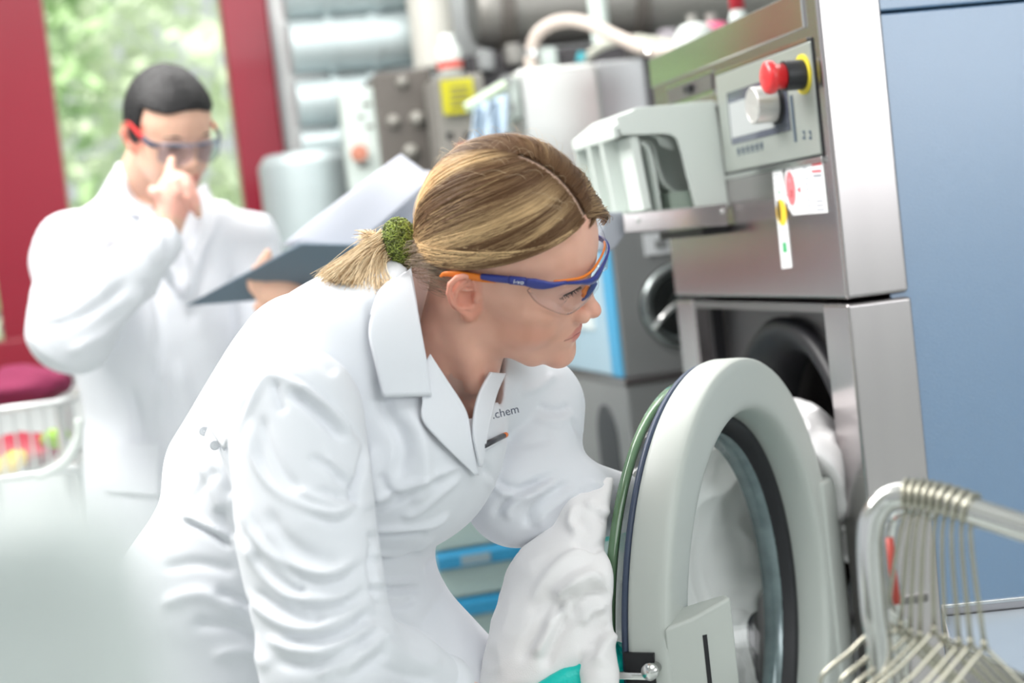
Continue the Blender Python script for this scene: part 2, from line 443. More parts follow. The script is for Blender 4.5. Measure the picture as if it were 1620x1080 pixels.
c = onY(567, 243, 4.3); MB().lathe([(.0005, 0), (.022, 0), (.022, -.03), (.0005, -.032)], c, (0, 1, 0), ref=(1, 0, 0), n=24, closed=False).obj('orange_button', mat('orange_button', (.55, .22, .15), .5), t)
for (px, py, w_) in ((580, 165, 14), (570, 185, 10), (585, 200, 12), (575, 262, 14)):
    a, b = fb(px, py, w_, 5, 4.298, .003); MB().box(a, b).obj('label_strip', TAUPE, t)
t, lo, hi = cab('taupe_cabinet', 608, 112, 700, 420, 4.25, .4, TAUPE, 'dark taupe machine cabinet with two round pale lamps', 'cabinet')
for px, py, r_ in ((622, 192, 10), (660, 188, 12), (650, 240, 12), (636, 130, 9)):
    c = onY(px, py, 4.25); r_ = pxw(r_, 4.25); MB().lathe([(.0005, -.02), (r_ * .8, -.018), (r_, 0), (.0005, 0)], c, (0, 1, 0), ref=(1, 0, 0), n=24, closed=False).obj('round_lamp', mat('pale_lamp_cap', (.30, .29, .26), .4), t, smooth=True)
t, lo, hi = cab('taupe_control_panel', 703, 118, 782, 420, 4.05, .17, mat('warm_grey_enamel', (.24, .23, .21), .5), 'warm grey machine panel carrying the yellow warning sign', 'machine')
for px in (712, 740, 768):
    a, b = fb(px, 215, 10, 10, 4.048, .004); MB().box(a, b).obj('rocker_switch', BLACK, t)
sg = thing('warning_sign', onY(725, 152, 4.03), 'square yellow sign with dark lines on the warm grey panel', 'sign')
a, b = fb(725, 152, 52, 54, 4.035, .006); MB().box(a, b).obj('plate', mat('sign_yellow', (.52, .48, .01), .5), sg)
for k in range(4):
    a, b = fb(727, 138 + k * 10, 30, 3, 4.032, .002); MB().box(a, b).obj('text_line', TAUPE, sg)
# bottle shaped filter above the sign
fl = thing('filter_bottle', onY(714, 125, 4.1), 'white cylinder with a red band standing above the yellow sign', 'bottle')
c = onY(714, 122, 4.1); r_ = pxw(19, 4.1)
MB().lathe([(.0005, 0), (r_, 0), (r_, .075), (r_ * .6, .09), (r_ * .6, .11), (.0005, .112)], c, (0, 0, 1), ref=(1, 0, 0), n=28, closed=False).obj('bottle_body', WHITEP, fl, smooth=True)
MB().ring(r_ - .001, r_ + .0015, .02, .04, c, (0, 0, 1), ref=(1, 0, 0), n=28).obj('red_band', mat('red_band', (.6, .1, .08), .5), fl)
# pipes and the big tank under the ceiling
pt = thing('vertical_pipe', onY(690, 40, 4.6), 'wide beige vertical pipe above the yellow sign', 'pipe')
cyl(onY(690, 110, 4.6) * V(1, 1, 1), onY(690, 110, 4.6) * V(1, 1, 0) + V(0, 0, 3.2), pxw(34, 4.6), 'pipe_tube', mat('beige_pipe', (.56, .55, .50), .5), pt)
pt = thing('vertical_pipe', onY(950, 30, 4.0), 'thin pale vertical pipe in front of the grey tank', 'pipe')
cyl(onY(952, 70, 4.0), onY(952, 70, 4.0) * V(1, 1, 0) + V(0, 0, 3.2), pxw(15, 4.0), 'pipe_tube', PALEG, pt, 20)
a = onY(860, 10, 4.7); tk = thing('overhead_tank', a, 'long brownish grey tank lying along the top right of the back wall', 'tank')
rT = pxw(62, 4.7); xa, xb = onY(745, 10, 4.7)[0], 2.9
MB().lathe([(.001, xa - a[0]), (rT * .8, xa - a[0]), (rT, xa - a[0] + .05), (rT, xb - a[0]), (.001, xb - a[0])], a, (1, 0, 0), n=48, closed=False).obj('tank_shell', BROWNG, tk, smooth=False, bevel=.01)
for px in (790, 1000): MB().ring(rT - .001, rT + .012, -.02, .02, onY(px, 10, 4.7) * V(1, 1, 0) + V(0, 0, a[2]), (1, 0, 0), n=48).obj('tank_strap', TAUPE, tk)
lo, hi = fb(900, 105, 330, 62, 4.6, .35); sh = thing('dark_gap_block', ((lo[0] + hi[0]) / 2, 4.7, 0), 'near black block with small fittings standing in for the dark gap below the long tank', 'machine')
MB().box((lo[0], lo[1], 0), hi).obj('housing', mat('dark_gap_black', (.06, .055, .06), .5), sh, bevel=.01)  # near-black block filling the dark gap under the tank, its shade given as colour
for px, py, m_ in ((770, 95, MGR), (815, 85, BROWNG), (870, 92, PALEG), (1010, 70, BROWNG), (1060, 62, mat('lilac_fitting', (.5, .46, .5), .5))):
    a, b = fb(px, py, 26, 34, 4.55, .05); MB().box(a, b).obj('fitting', m_, sh, bevel=.008)
# large pale wall cabinet behind the ducts on the right of the tank
# silver steel box with the hose
sx0, sx1 = onY(826, 200, 3.75)[0], onY(958, 200, 3.75)[0]
zt = onY(890, 102, 3.75)[2]
sb = thing('steel_tank_box', ((sx0 + sx1) / 2, 3.9, 0), 'tall bright stainless box with a hose arching out of its top', 'tank')
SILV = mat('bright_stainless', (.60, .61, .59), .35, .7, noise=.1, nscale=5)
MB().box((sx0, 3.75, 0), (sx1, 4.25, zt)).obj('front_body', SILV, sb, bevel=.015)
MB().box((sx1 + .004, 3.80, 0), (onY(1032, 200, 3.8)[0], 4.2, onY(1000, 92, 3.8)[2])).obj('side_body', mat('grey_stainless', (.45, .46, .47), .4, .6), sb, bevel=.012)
MB().box((sx0 - .03, 3.74, zt - .12), (sx0, 4.1, zt - .02)).obj('bracket', PALEG, sb, bevel=.004)
for k in range(6):
    c = onY(800 + k * 4, 128 + k * 42, 3.74); MB().lathe([(.0005, -.01), (.014, -.008), (.014, 0), (.0005, 0)], c, (0, 1, 0), ref=(1, 0, 0), n=14, closed=False).obj('bolt', MGR, sb)
hs = thing('drain_hose', onY(845, 95, 3.9), 'thick beige hose arching up from the stainless box and down to the right', 'hose')
pts = [onY(842, 112, 3.9), onY(840, 85, 3.9), onY(852, 52, 3.88), onY(885, 34, 3.85), onY(925, 36, 3.8), onY(975, 58, 3.7), onY(1030, 80, 3.6), onY(1090, 82, 3.5), onY(1150, 78, 3.4)]
MB().tube(spline(pts, 6), .0165, 16).obj('hose_tube', BEIGE, hs, smooth=True)
for q in (pts[1], pts[-3]): MB().ring(.0168, .0195, -.008, .008, q, nrm(V(.2, 0, 1)), ref=(1, 0, 0), n=20).obj('hose_clip', CHROME, hs)
h2 = thing('thin_hose', onY(930, 92, 3.95), 'thinner pale hose lying beneath the thick beige hose', 'hose')
MB().tube(spline([onY(918, 98, 3.95), onY(955, 72, 3.95), onY(1010, 62, 3.9), onY(1075, 70, 3.8), onY(1140, 62, 3.7)], 6), .011, 12).obj('hose_tube', mat('greenish_hose', (.52, .53, .45), .5), h2, smooth=True)
MB().tube([onY(918, 98, 3.95), onY(922, 84, 3.95)], .012, 12).obj('teal_coupling', mat('teal_coupling', (.05, .42, .5), .4), h2)
# a light blue cloth hanging on a pale green rail
rk = thing('cloth_rail', onY(770, 150, 3.7), 'pale green rail slanting beside the stainless box', 'rail')
MB().tube([onY(738, 172, 3.7), onY(800, 135, 3.7)], .014, 14).obj('rail_tube', mat('mint_rail', (.55, .66, .50), .5), rk)
MB().tube([onY(800, 135, 3.7), onY(804, 260, 3.75)], .012, 12).obj('rail_post', PALEG, rk)
def cloth_sheet(name, p00, p10, p01, p11, amp, fq, m, parent=None, nu=30, nv=24, seed=1, dirn=(0, -1, 0)):
    u, v_ = np.meshgrid(np.linspace(0, 1, nu), np.linspace(0, 1, nv), indexing='ij'); p = ((1 - u) * (1 - v_))[..., None] * p00 + (u * (1 - v_))[..., None] * p10 + ((1 - u) * v_)[..., None] * p01 + (u * v_)[..., None] * p11
    w_ = amp * (np.sin(u * fq + 1.3 * np.sin(v_ * 3 + seed)) + .5 * np.sin(u * fq * 2.3 + v_ * 4 + seed)); p = p + w_[..., None] * np.array(dirn, float)
    f = [(i * nv + j, (i + 1) * nv + j, (i + 1) * nv + j + 1, i * nv + j + 1) for i in range(nu - 1) for j in range(nv - 1)]
    o = mesh_obj(name, p.reshape(-1, 3), f, m, parent, smooth=True); s_ = o.modifiers.new('thick', 'SOLIDIFY'); s_.thickness = .004; return o
o = cloth_sheet('hanging_cloth', onY(748, 170, 3.66), onY(800, 150, 3.66), onY(738, 262, 3.66), onY(800, 262, 3.66), .012, 14, mat('light_blue_cloth', (.50, .62, .74), .8, noise=.1, nscale=30))
tag(o, 'light blue cloth hanging over the pale green rail', 'cloth')
MB().box(*fb(736, 235, 22, 16, 4.03, .03)).obj('orange_switch', mat('dull_orange', (.55, .18, .10), .6), t, bevel=.004)
# ---- second machine in the row (blue edged, with a dark porthole)
yc = 3.066; zs = P(990, 605, 3.2)[2]; zt2 = 1.40
m2 = thing('older_machine', (1.25, yc + .35, 0), 'grey older machine with light blue edge stripe and dark porthole behind the fair haired person', 'washing machine')
MB().box((.899, yc, zs + .008), (1.72, yc + .62, zt2)).obj('upper_body', MGR, m2, bevel=.006)
MB().box((.895, yc - .004, 0), (1.72, yc + .62, zs - .006)).obj('lower_body', MGR, m2, bevel=.006)
MB().box((.893, yc - .006, zs - .008), (1.73, yc + .62, zs + .008)).obj('joint_strip', STEEL, m2, bevel=.002)
MB().box((.8955, yc + .05, zs + .012), (.8995, yc + .62, zt2 - .01)).obj('side_sheet', mat('pale_blue_sheet', (.42, .58, .68), .35, .2, noise=.05), m2)
MB().box((.894, yc + .002, zs + .010), (.9, yc + .075, zt2 - .004)).obj('blue_stripe', mat('cyan_stripe', (.06, .33, .56), .4), m2, bevel=.001)
MB().box((.892, yc + .17, 1.155), (.896, yc + .33, 1.30)).obj('notice', mat('notice_paper', (.62, .68, .68), .6), m2)
# arch shaped dark plate low on the side
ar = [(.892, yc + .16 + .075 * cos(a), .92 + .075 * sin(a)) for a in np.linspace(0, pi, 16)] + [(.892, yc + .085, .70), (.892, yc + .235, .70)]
MB().prism(ar, (.006, 0, 0)).obj('dark_arch', mat('arch_dark_grey', (.05, .055, .06), .5), m2)
pc = onY(1076, 482, yc); 
for nm, prof, m_ in (('porthole_frame', [(.062, -.0), (.088, -.0), (.088, -.012), (.078, -.024), (.062, -.016)], mat('dark_chrome', (.22, .24, .24), .25, .9)),
                     ('porthole_rings', [(.03, 0), (.033, -.012), (.036, -.004), (.040, -.014), (.044, -.004), (.048, -.015), (.052, -.004), (.056, -.015), (.062, -.002)], mat('dark_ribs', (.04, .045, .045), .3, .3)),
                     ('porthole_glass', [(.0005, -.006), (.02, -.005), (.034, -.001), (.034, .001), (.0005, .001)], mat('smoked_glass', (.03, .04, .04), .08, .0, coat=.5))):
    MB().lathe([(r_ , t_) for r_, t_ in prof], pc, (0, 1, 0), ref=(1, 0, 0), n=48, closed=nm == 'porthole_frame').obj(nm, m_, m2, smooth=True)
MB().tube([onY(1032, 520, yc - .03), onY(1070, 478, yc - .035)], .006, 12).obj('porthole_handle', CHROME, m2, smooth=True)
a, b = fb(1042, 385, 46, 34, yc - .004, .004); MB().box(a, b).obj('label_plate', mat('label_white', (.72, .74, .76), .5), m2)
a, b = fb(1046, 386, 20, 14, yc - .006, .003); MB().box(a, b).obj('label_print', MGR, m2)
# ---- drawer cart with blue handle strips between torso and far sleeve
dc0 = onY(660, 700, 3.0)[0]; dc1 = onY(896, 900, 3.0)[0]
ct = thing('drawer_cart', ((dc0 + dc1) / 2, 3.2, 0), 'pale grey green drawer cart with blue handle strips behind the bending person', 'cart')
CARTM = mat('sage_enamel', (.36, .46, .44), .45, noise=.03)
MB().box((dc0, 3.02, .05), (dc1, 3.45, onY(800, 660, 3.0)[2])).obj('carcass', CARTM, ct, bevel=.006)
for k, (py, h_) in enumerate(((870, 26), (948, 26), (1026, 26))):
    zc_ = onY(810, py, 3.0)[2]; zc2 = onY(810, py - 78, 3.0)[2]
    fr_ = MB().box((dc0 + .01, 3.004, zc_ + .02), (dc1 - .01, 3.022, zc2 + .008 if k else zc2 + .008)).obj('drawer', CARTM, ct, bevel=.003)
    MB().prism([(dc0 + .01, 3.004, zc_ + .018), (dc0 + .01, 2.985, zc_ + .008), (dc0 + .01, 2.985, zc_ - .014), (dc0 + .01, 3.004, zc_ - .02)], (dc1 - dc0 - .02, 0, 0)).obj('handle_strip', mat('bright_blue_strip', (.022, .23, .42), .4), fr_, bevel=.002)
    if k == 0:
        xl = onY(728, 868, 2.98)[0]; xr = onY(775, 868, 2.98)[0]
        MB().box((xl, 2.981, zc_ - .011), (xr, 2.986, zc_ + .007)).obj('label_holder', mat('slate_label', (.22, .30, .34), .4), fr_)
for (x_, y_) in ((dc0 + .05, 3.07), (dc1 - .05, 3.07), (dc0 + .05, 3.4), (dc1 - .05, 3.4)):
    MB().lathe([(.0005, -.012), (.03, -.012), (.03, .012), (.0005, .012)], (x_, y_, .03), (0, 1, 0), ref=(1, 0, 0), n=20, closed=False).obj('castor', BLACK, ct)
# ---- bottles and fittings standing on the washer's far edge
for (px, py, Y_, kind, lab) in ((1098, 52, 3.3, 'w', 'white domed plastic cap behind the washer top, left one'), (1128, 50, 3.35, 'p', 'pink plastic cap beside the white domed cap'), (1168, 30, 3.1, 'r', 'red valve handle with white ball above the washer top edge')):
    c = onY(px, py, Y_)
    if kind == 'r':
        t = thing('red_valve', c, lab, 'valve'); MB().lathe([(.0005, -.022), (.014, -.018), (.020, 0), (.014, .018), (.0005, .022)], c, (0, 0, 1), ref=(1, 0, 0), n=24, closed=False).obj('white_ball', WHITEP, t, smooth=True)
        MB().tube([c + V(0, 0, .02), c + V(-.004, 0, .14)], [.016, .013], 16).obj('red_tube', mat('red_tube', (.62, .04, .06), .4), t, smooth=True)
        MB().tube([c, c - V(0, 0, .35)], .008, 10).obj('valve_stem', CHROME, t)
    else:
        t = thing('plastic_canister', c * V(1, 1, 1) - V(0, 0, .3), lab, 'canister'); m_ = WHITEP if kind == 'w' else mat('pink_cap', (.62, .12, .22), .4)
        MB().lathe([(.0005, -.3), (.05, -.3), (.05, -.03), (.042, .0), (.028, .018), (.0005, .024)], c, (0, 0, 1), ref=(1, 0, 0), n=28, closed=False).obj('canister_body', m_, t, smooth=True)
        MB().tube([c + V(0, 0, .015), c + V(0, 0, .04)], .014, 16).obj('canister_neck', BROWNG, t)
sf = MB().box((.98, 3.06, 1.402), (1.5, 3.66, 1.44)).obj('shelf_board', TAUPE, None); tag(sf, 'dark shelf board behind the top of the stainless washer', 'shelf')
# ---- wire trolley with coloured textiles, far left
Yt = 3.5
wt = thing('wire_trolley', onY(30, 760, Yt) * V(1, 1, 0), 'blurred wire trolley below the red window frame at the left', 'trolley')
WIRE = mat('pale_wire', (.72, .74, .74), .35, .6)
x0, x1 = onY(-70, 700, Yt)[0], onY(122, 700, Yt)[0]; z1, z0 = onY(60, 640, Yt)[2], onY(60, 752, Yt)[2]
for z_, r_ in ((z1, .007), (z0, .009)):
    loop = [V(x0, Yt, z_), V(x1 - .03, Yt, z_), V(x1, Yt + .03, z_), V(x1, Yt + .4, z_), V(x0, Yt + .4, z_), V(x0, Yt, z_)]
    MB().tube(loop, r_, 10).obj('rim_wire', WIRE, wt, smooth=True)
for k in range(9):
    xx = x0 + (x1 - x0) * k / 8; MB().tube([V(xx, Yt, z1), V(xx, Yt, z0)], .003, 6).obj('upright_wire', WIRE, wt)
MB().tube(spline([V(x1 - .09, Yt - .02, z0 - .005), V(x1 - .03, Yt - .02, z0 + .02), V(x1 + .005, Yt - .02, z0 + .07), V(x1 + .01, Yt - .02, z0 + .11)], 6), .012, 12).obj('bumper', WHITEP, wt, smooth=True)
MB().box((x0, Yt + .01, z0 - .012), (x1, Yt + .39, z0 - .002)).obj('bottom_tray', WIRE, wt)
for (x_, y_) in ((x0 + .03, Yt + .02), (x1 - .03, Yt + .02), (x0 + .03, Yt + .38), (x1 - .03, Yt + .38)):
    MB().tube([V(x_, y_, z1), V(x_, y_, .05)], .010, 10).obj('leg', WIRE, wt)
    MB().lathe([(.0005, -.012), (.05, -.012), (.05, .012), (.0005, .012)], (x_, y_, .05), (0, 1, 0), ref=(1, 0, 0), n=20, closed=False).obj('wheel', BLACK, wt)
def heap(name, c, r, m, lab, seed):
    v, q = surfnet(lambda p: sd_ell(p, c, r), np.array(c) - np.array(r) * 1.25 - .02, np.array(c) + np.array(r) * 1.25 + .02, .01); n = vnormals(v, q)
    v = v + n * ((1 - np.abs(vnoise(v, 14, seed))) ** 2 * .025 - .012)[:, None]
    o = mesh_obj(name, v, None, m, None, smooth=True, quads=q); tag(o, lab, 'textile'); return o
heap('folded_textile', onY(25, 715, Yt + .15), (.085, .12, .04), mat('crimson_textile', (.42, .02, .05), .8), 'crimson textile lying in the wire trolley', 11)
heap('folded_textile', onY(16, 732, Yt + .035), (.035, .03, .022), mat('yellow_textile', (.75, .55, .08), .8), 'yellow textile in the wire trolley in front of the crimson one', 12)
heap('folded_textile', onY(88, 692, Yt + .12), (.035, .05, .016), mat('green_textile', (.35, .62, .10), .8), 'small green textile at the right end of the wire trolley', 13)
heap('folded_textile', onY(22, 612, Yt + .2), (.12, .12, .038), mat('maroon_textile', (.22, .02, .07), .8), 'dark maroon bundle on the rim of the wire trolley', 14)
# ---- pale bin so close to the lens that it melts away, bottom left
bc = P(75, 905, .24)
bn = thing('pale_bin', (bc[0], bc[1], 0), 'pale grey white bin rim right in front of the lens, bottom left', 'bin')
BINM = mat('pale_bin_plastic', (.66, .71, .70), .6, noise=.04)
MB().box((bc[0] - .30, bc[1] - .012, 0), (bc[0] + .016, bc[1] + .03, bc[2] + .006)).obj('bin_wall', BINM, bn, bevel=.006, seg=4)
MB().box((bc[0] - .30, bc[1] - .016, bc[2] - .0), (bc[0] + .008, bc[1] + .034, bc[2] + .012)).obj('bin_rim', BINM, bn, bevel=.005, seg=4)
# ================================================================== the open washing machine
WX, Y0, Y1, ZT, ZS = .90, 1.978, 2.70, 1.647, 1.225
washer = thing('washing_machine', (1.3, 2.34, 0), 'large stainless steel washing machine with blue side, its round door standing open', 'washing machine')
BLUEP = mat('blue_textured_paint', (.10, .22, .40), .28, noise=.03, nscale=6, bump=.45, bscale=420, coat=1., coatr=.30, coati=1.9, spec=.9)
GREENST = mat('grey_green_panel', (.42, .45, .42), .38, .55, noise=.03)
# upper front panel with the rounded side return
MB().box((WX, Y0, ZS + .003), (.993, Y1, ZT)).obj('upper_panel', STEEL, washer, bevel=.006, seg=3)
MB().box((WX - .004, 2.02, 1.60), (WX + .02, Y1 - .004, ZT + .004)).obj('top_trim', CHROME, washer, bevel=.002)
# lower front: frame around the door recess
fr = MB()
fr.box((WX, Y0, .12), (.995, 2.062, ZS - .003)).obj('front_frame', STEEL, washer, bevel=.005, seg=3)
MB().box((WX, 2.61, .12), (.97, Y1, ZS - .003)).obj('front_frame', STEEL, washer, bevel=.005, seg=3)
MB().box((WX, 2.062, .12), (.96, 2.61, .42)).obj('front_frame', STEEL, washer, bevel=.003)
MB().box((WX + .003, 2.062, ZS - .016), (.955, 2.61, ZS - .004)).obj('recess_lintel', STEEL_D, washer)
MB().box((WX + .03, 2.6, .42), (WX + .05, 2.611, ZS - .01)).obj('recess_jamb', BLACK, washer)
# recess wall as a plate with the round port cut out
DC = V(.955, 2.31, .945); DR = .245
pl = []; N = 96
for k in range(N):
    a = 2 * pi * k / N; pl.append((DC[0], DC[1] + DR * .93 * cos(a), DC[2] + DR * .93 * sin(a)))
y0_, y1_, z0_, z1_ = 2.0, 2.611, .42, ZS - .004
outer = []
for k in range(N):
    a = 2 * pi * k / N; c_, s_ = cos(a), sin(a)
    tt = min(((y1_ if c_ > 0 else y0_) - DC[1]) / c_ if abs(c_) > 1e-6 else 9, ((z1_ if s_ > 0 else z0_) - DC[2]) / s_ if abs(s_) > 1e-6 else 9)
    outer.append((DC[0], DC[1] + c_ * tt, DC[2] + s_ * tt))
mb = MB(); mb.add(pl + outer, [(k, (k + 1) % N, N + (k + 1) % N, N + k) for k in range(N)])
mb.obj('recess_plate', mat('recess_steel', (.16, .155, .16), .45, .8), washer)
MB().lathe([(.004, 0), (.006, 0), (.005, -.004), (0.0005, -.005)], (.955, 2.379, 1.169), (1, 0, 0), n=14, closed=False).obj('screw', CHROME, washer, smooth=True)
MB().lathe([(DR * .95, .01), (DR, .0), (DR + .004, -.014), (DR - .006, -.026), (DR - .022, -.024), (DR - .035, -.012), (DR - .05, .0), (DR - .055, .06), (DR - .03, .09), (DR - .02, .02)], DC, (1, 0, 0), n=80).obj('door_gasket', BLACK, washer, smooth=True)
MB().lathe([(DR - .05, .05), (DR - .045, .09), (DR + .02, .12), (DR + .05, .14), (DR + .05, .50), (.001, .52)], DC, (1, 0, 0), n=64, closed=False).obj('drum', STEEL_D, washer, smooth=True)
# body box behind, blue side
body = MB().box((.97, Y0 + .012, .12), (1.86, 1.995, 1.606)); body.obj('side_panel', BLUEP, washer, bevel=.003)
MB().box((.99, Y0 + .012, 1.609), (1.86, 2.68, 1.66)).obj('lid', BLUEP, washer, bevel=.004)
MB().box((1.5, 2.0, .12), (1.86, 2.69, 1.6)).obj('rear_body', STEEL_D, washer)
MB().box((.97, 2.665, .12), (1.86, 2.69, 1.606)).obj('far_side_panel', STEEL_D, washer)
MB().box((.93, 2.0, 0), (1.84, 2.68, .12)).obj('plinth', BLACK, washer)
# control panel
def XP(px, py): return onX(px, py, WX)
cp = MB(); y_l, y_r, z_b, z_t = 2.374, 2.005, 1.427, 1.58
MB().box((WX - .0015, y_r - .004, z_b - .004), (WX + .004, y_l + .004, z_t + .004)).obj('panel_gap', BLACK, washer)
MB().box((WX - .0045, y_r, z_b), (WX + .004, y_l, z_t)).obj('control_panel', GREENST, washer, bevel=.0025)
MB().box((WX - .0035, y_r + .01, z_t + .001), (WX + .0, y_l, z_t + .0065)).obj('panel_edge_strip', CHROME, washer)
MB().box((WX - .005, y_r - .002, z_b - .011), (WX + .002, y_l + .004, z_b - .003)).obj('panel_edge_strip', CHROME, washer, bevel=.001)
s0 = XP(1155, 147); s1 = XP(1250, 200)
DISP = mat('dark_display_glass', (.11, .12, .16), .12, .2, coat=.5)
scr = MB().box((WX - .0055, 2.095, 1.468), (WX - .003, 2.328, 1.548)).obj('display', DISP, washer)
MB().box((WX - .0062, 2.15, 1.478), (WX - .005, 2.322, 1.531)).obj('screen', mat('pale_screen', (.40, .42, .42), .3), scr)
KN = onX(1222, 160, WX - .03)
kc = V(WX - .004, onX(1235, 163, WX)[1], onX(1235, 163, WX)[2])
MB().lathe([(.0295, 0), (.0295, -.003), (.028, -.004), (.028, -.0085)], kc, (1, 0, 0), n=48).obj('knob_base', BLACK, washer, smooth=False)
MB().lathe([(.0265, -.008), (.0265, -.039), (.0245, -.041), (.0225, -.0395), (.0005, -.0385), (.0005, -.008)], kc, (1, 0, 0), n=48, closed=False).obj('selector_knob', mat('silver_knob', (.62, .61, .59), .38, .6, noise=.02), washer, bevel=.001)
ec = V(WX - .004, onX(1276, 117, WX)[1], onX(1276, 117, WX)[2])
MB().lathe([(.0005, 0), (.0275, 0), (.0275, -.003), (.0005, -.003)], ec, (1, 0, 0), n=40, closed=False).obj('emergency_stop_collar', mat('yellow_collar', (.75, .62, .05), .5), washer)
MB().lathe([(.0005, -.003), (.0205, -.003), (.0205, -.03), (.0005, -.03)], ec, (1, 0, 0), n=40, closed=False).obj('emergency_stop_base', mat('black_plastic', (.02, .021, .025), .4), washer)
MB().lathe([(.0005, -.03), (.0175, -.03), (.0172, -.043), (.022, -.045), (.023, -.05), (.022, -.055), (.017, -.058), (.0005, -.06)], ec, (1, 0, 0), n=40, closed=False).obj('emergency_stop_button', mat('red_mushroom', (.72, .03, .035), .35, coat=.3), washer, smooth=True)
# little key legends and slot line
INK = mat('slate_ink', (.07, .10, .14), .6)
for i in range(6):
    p = onX(1173 + i * 7.3, 239 - i * 1.8, WX); y, z = p[1], p[2]
    k = MB(); w2 = .0045
    k.box((WX - .0055, y - w2, z - .006), (WX - .0044, y + w2, z - .0045)); k.box((WX - .0055, y - w2, z + .0015), (WX - .0044, y - w2 + .003, z + .006))
    k.box((WX - .0055, y - w2, z - .0045), (WX - .0044, y - w2 + .003, z + .002)); k.box((WX - .0055, y + w2 - .003, z - .002), (WX - .0044, y + w2, z + .004)); k.box((WX - .0055, y - w2 + .002, z - .001), (WX - .0044, y + w2, z + .0005))
    k.obj('key_symbol', INK, washer)
for px in (1277, 1287):
    p = onX(px, 213, WX); y, z = p[1], p[2]
    k = MB(); k.box((WX - .0055, y - .0035, z - .006), (WX - .0044, y + .0035, z - .002)); k.box((WX - .0055, y - .003, z - .001), (WX - .0044, y - .001, z + .006)); k.box((WX - .0055, y - .001, z + .003), (WX - .0044, y + .003, z + .006))
    k.obj('key_symbol', INK, washer)
pa, pb = onX(1257, 150, WX), onX(1264, 224, WX)
MB().box((WX - .006, (pa[1] + pb[1]) / 2 - .003, pb[2]), (WX - .0044, (pa[1] + pb[1]) / 2 + .003, pa[2])).obj('card_slot', INK, washer)
# printer slot left of the control panel
ps = MB().box((WX - .003, 2.39, 1.555), (WX + .001, 2.63, 1.562)); ps.box((WX - .003, 2.39, 1.588), (WX + .001, 2.62, 1.592))
ps.obj('slot_frame', CHROME, washer)
MB().box((WX - .0035, 2.395, 1.563), (WX + .001, 2.61, 1.587)).obj('slot_cover', STEEL_D, washer)
MB().box((WX - .012, 2.48, 1.568), (WX, 2.51, 1.582)).obj('slot_handle', BLACK, washer, bevel=.003)
# stickers
STK = mat('sticker_white', (.86, .86, .87), .35, noise=.01)
SRED = mat('sticker_red', (.80, .06, .09), .4); SGRN = mat('sticker_green', (.05, .42, .16), .4); SYEL = mat('sticker_yellow', (.85, .55, .04), .4)
SGRY = mat('sticker_grey_print', (.35, .36, .40), .5)
def XY(px, py, lift=.0012): return onX(px, py, WX) * V(0, 1, 1) + V(WX - lift, 0, 0)
st1 = MB().prism([XY(1223, 268), XY(1238, 266), XY(1254, 423), XY(1238, 425)], (.0008, 0, 0)).obj('narrow_sticker', STK, washer)
def spot(nm, px, py, ry, rz, m, par, lift=.0018, n=28, a0=0, a1=2 * pi):
    c = XY(px, py, lift); k = [c + V(0, ry * cos(a0 + (a1 - a0) * i / n), rz * sin(a0 + (a1 - a0) * i / n)) for i in range(n)]
    return MB().prism(k, (.0005, 0, 0)).obj(nm, m, par)
def strip(nm, x0, y0, x1, y1, th, m, par, lift=.0018):
    a, b = XY(x0, y0, lift), XY(x1, y1, lift); return MB().prism([a - V(0, 0, th), b - V(0, 0, th), b + V(0, 0, th), a + V(0, 0, th)], (.0005, 0, 0)).obj(nm, m, par)
spot('seal', 1238, 336, .019, .0195, SYEL, st1); spot('seal_black_oval', 1234, 333, .006, .016, BLACK, st1, .002)  # yellow seal with a black oval over its side
strip('green_bar', 1240, 391, 1246, 391, .0075, SGRN, st1)
spot('leaf_mark', 1234, 304, .006, .004, SGRN, st1, n=3)
for q, (x, y) in enumerate(((1230, 277), (1231, 285), (1232, 294), (1240, 364), (1241, 372), (1244, 414))):
    strip('print_line', x - 4, y + .6, x + 5, y - .6, .0011, SGRY, st1)
st2 = MB().prism([XY(1247, 260), XY(1302, 252), XY(1311, 336), XY(1256, 340), XY(1249, 330), XY(1244, 315), XY(1242, 295), XY(1243, 275)], (.0008, 0, 0)).obj('dial_sticker', STK, washer)
spot('red_dial', 1252.5, 298, .0165, .0245, mat('sticker_pink_red', (.85, .18, .20), .4), st2)
spot('red_pointer', 1266, 300, .008, .006, SRED, st2, n=3)
strip('red_bar', 1286, 260.5, 1301, 258.5, .0016, SRED, st2); strip('red_bar', 1286, 271, 1301, 270, .0016, SRED, st2)
strip('grey_bar', 1288, 278, 1301, 277, .002, SGRY, st2)
for q in range(9):
    strip('print_line', 1272 + q * .9, 265 + q * 8.6, 1277 + q * 1.2 + (q % 3), 264.5 + q * 8.6, .001, SGRY, st2)
for q in range(3): strip('print_line', 1293, 318 + q * 7, 1304 + q, 317 + q * 7, .0011, SGRY, st2)
for q in range(10):
    a = .5 + q * .58; spot('dial_tick', 1253 + 7.5 * cos(a), 298 + 34 * sin(a), .0014, .0014, SGRY, st2, n=8)
spot('key_dot', 1251, 285, .003, .003, SGRY, st2, .0022, 8); spot('key_dot', 1254, 303, .0025, .0025, BLACK, st2, .0022, 8); spot('key_dot', 1254, 309, .0025, .0025, BLACK, st2, .0022, 8)
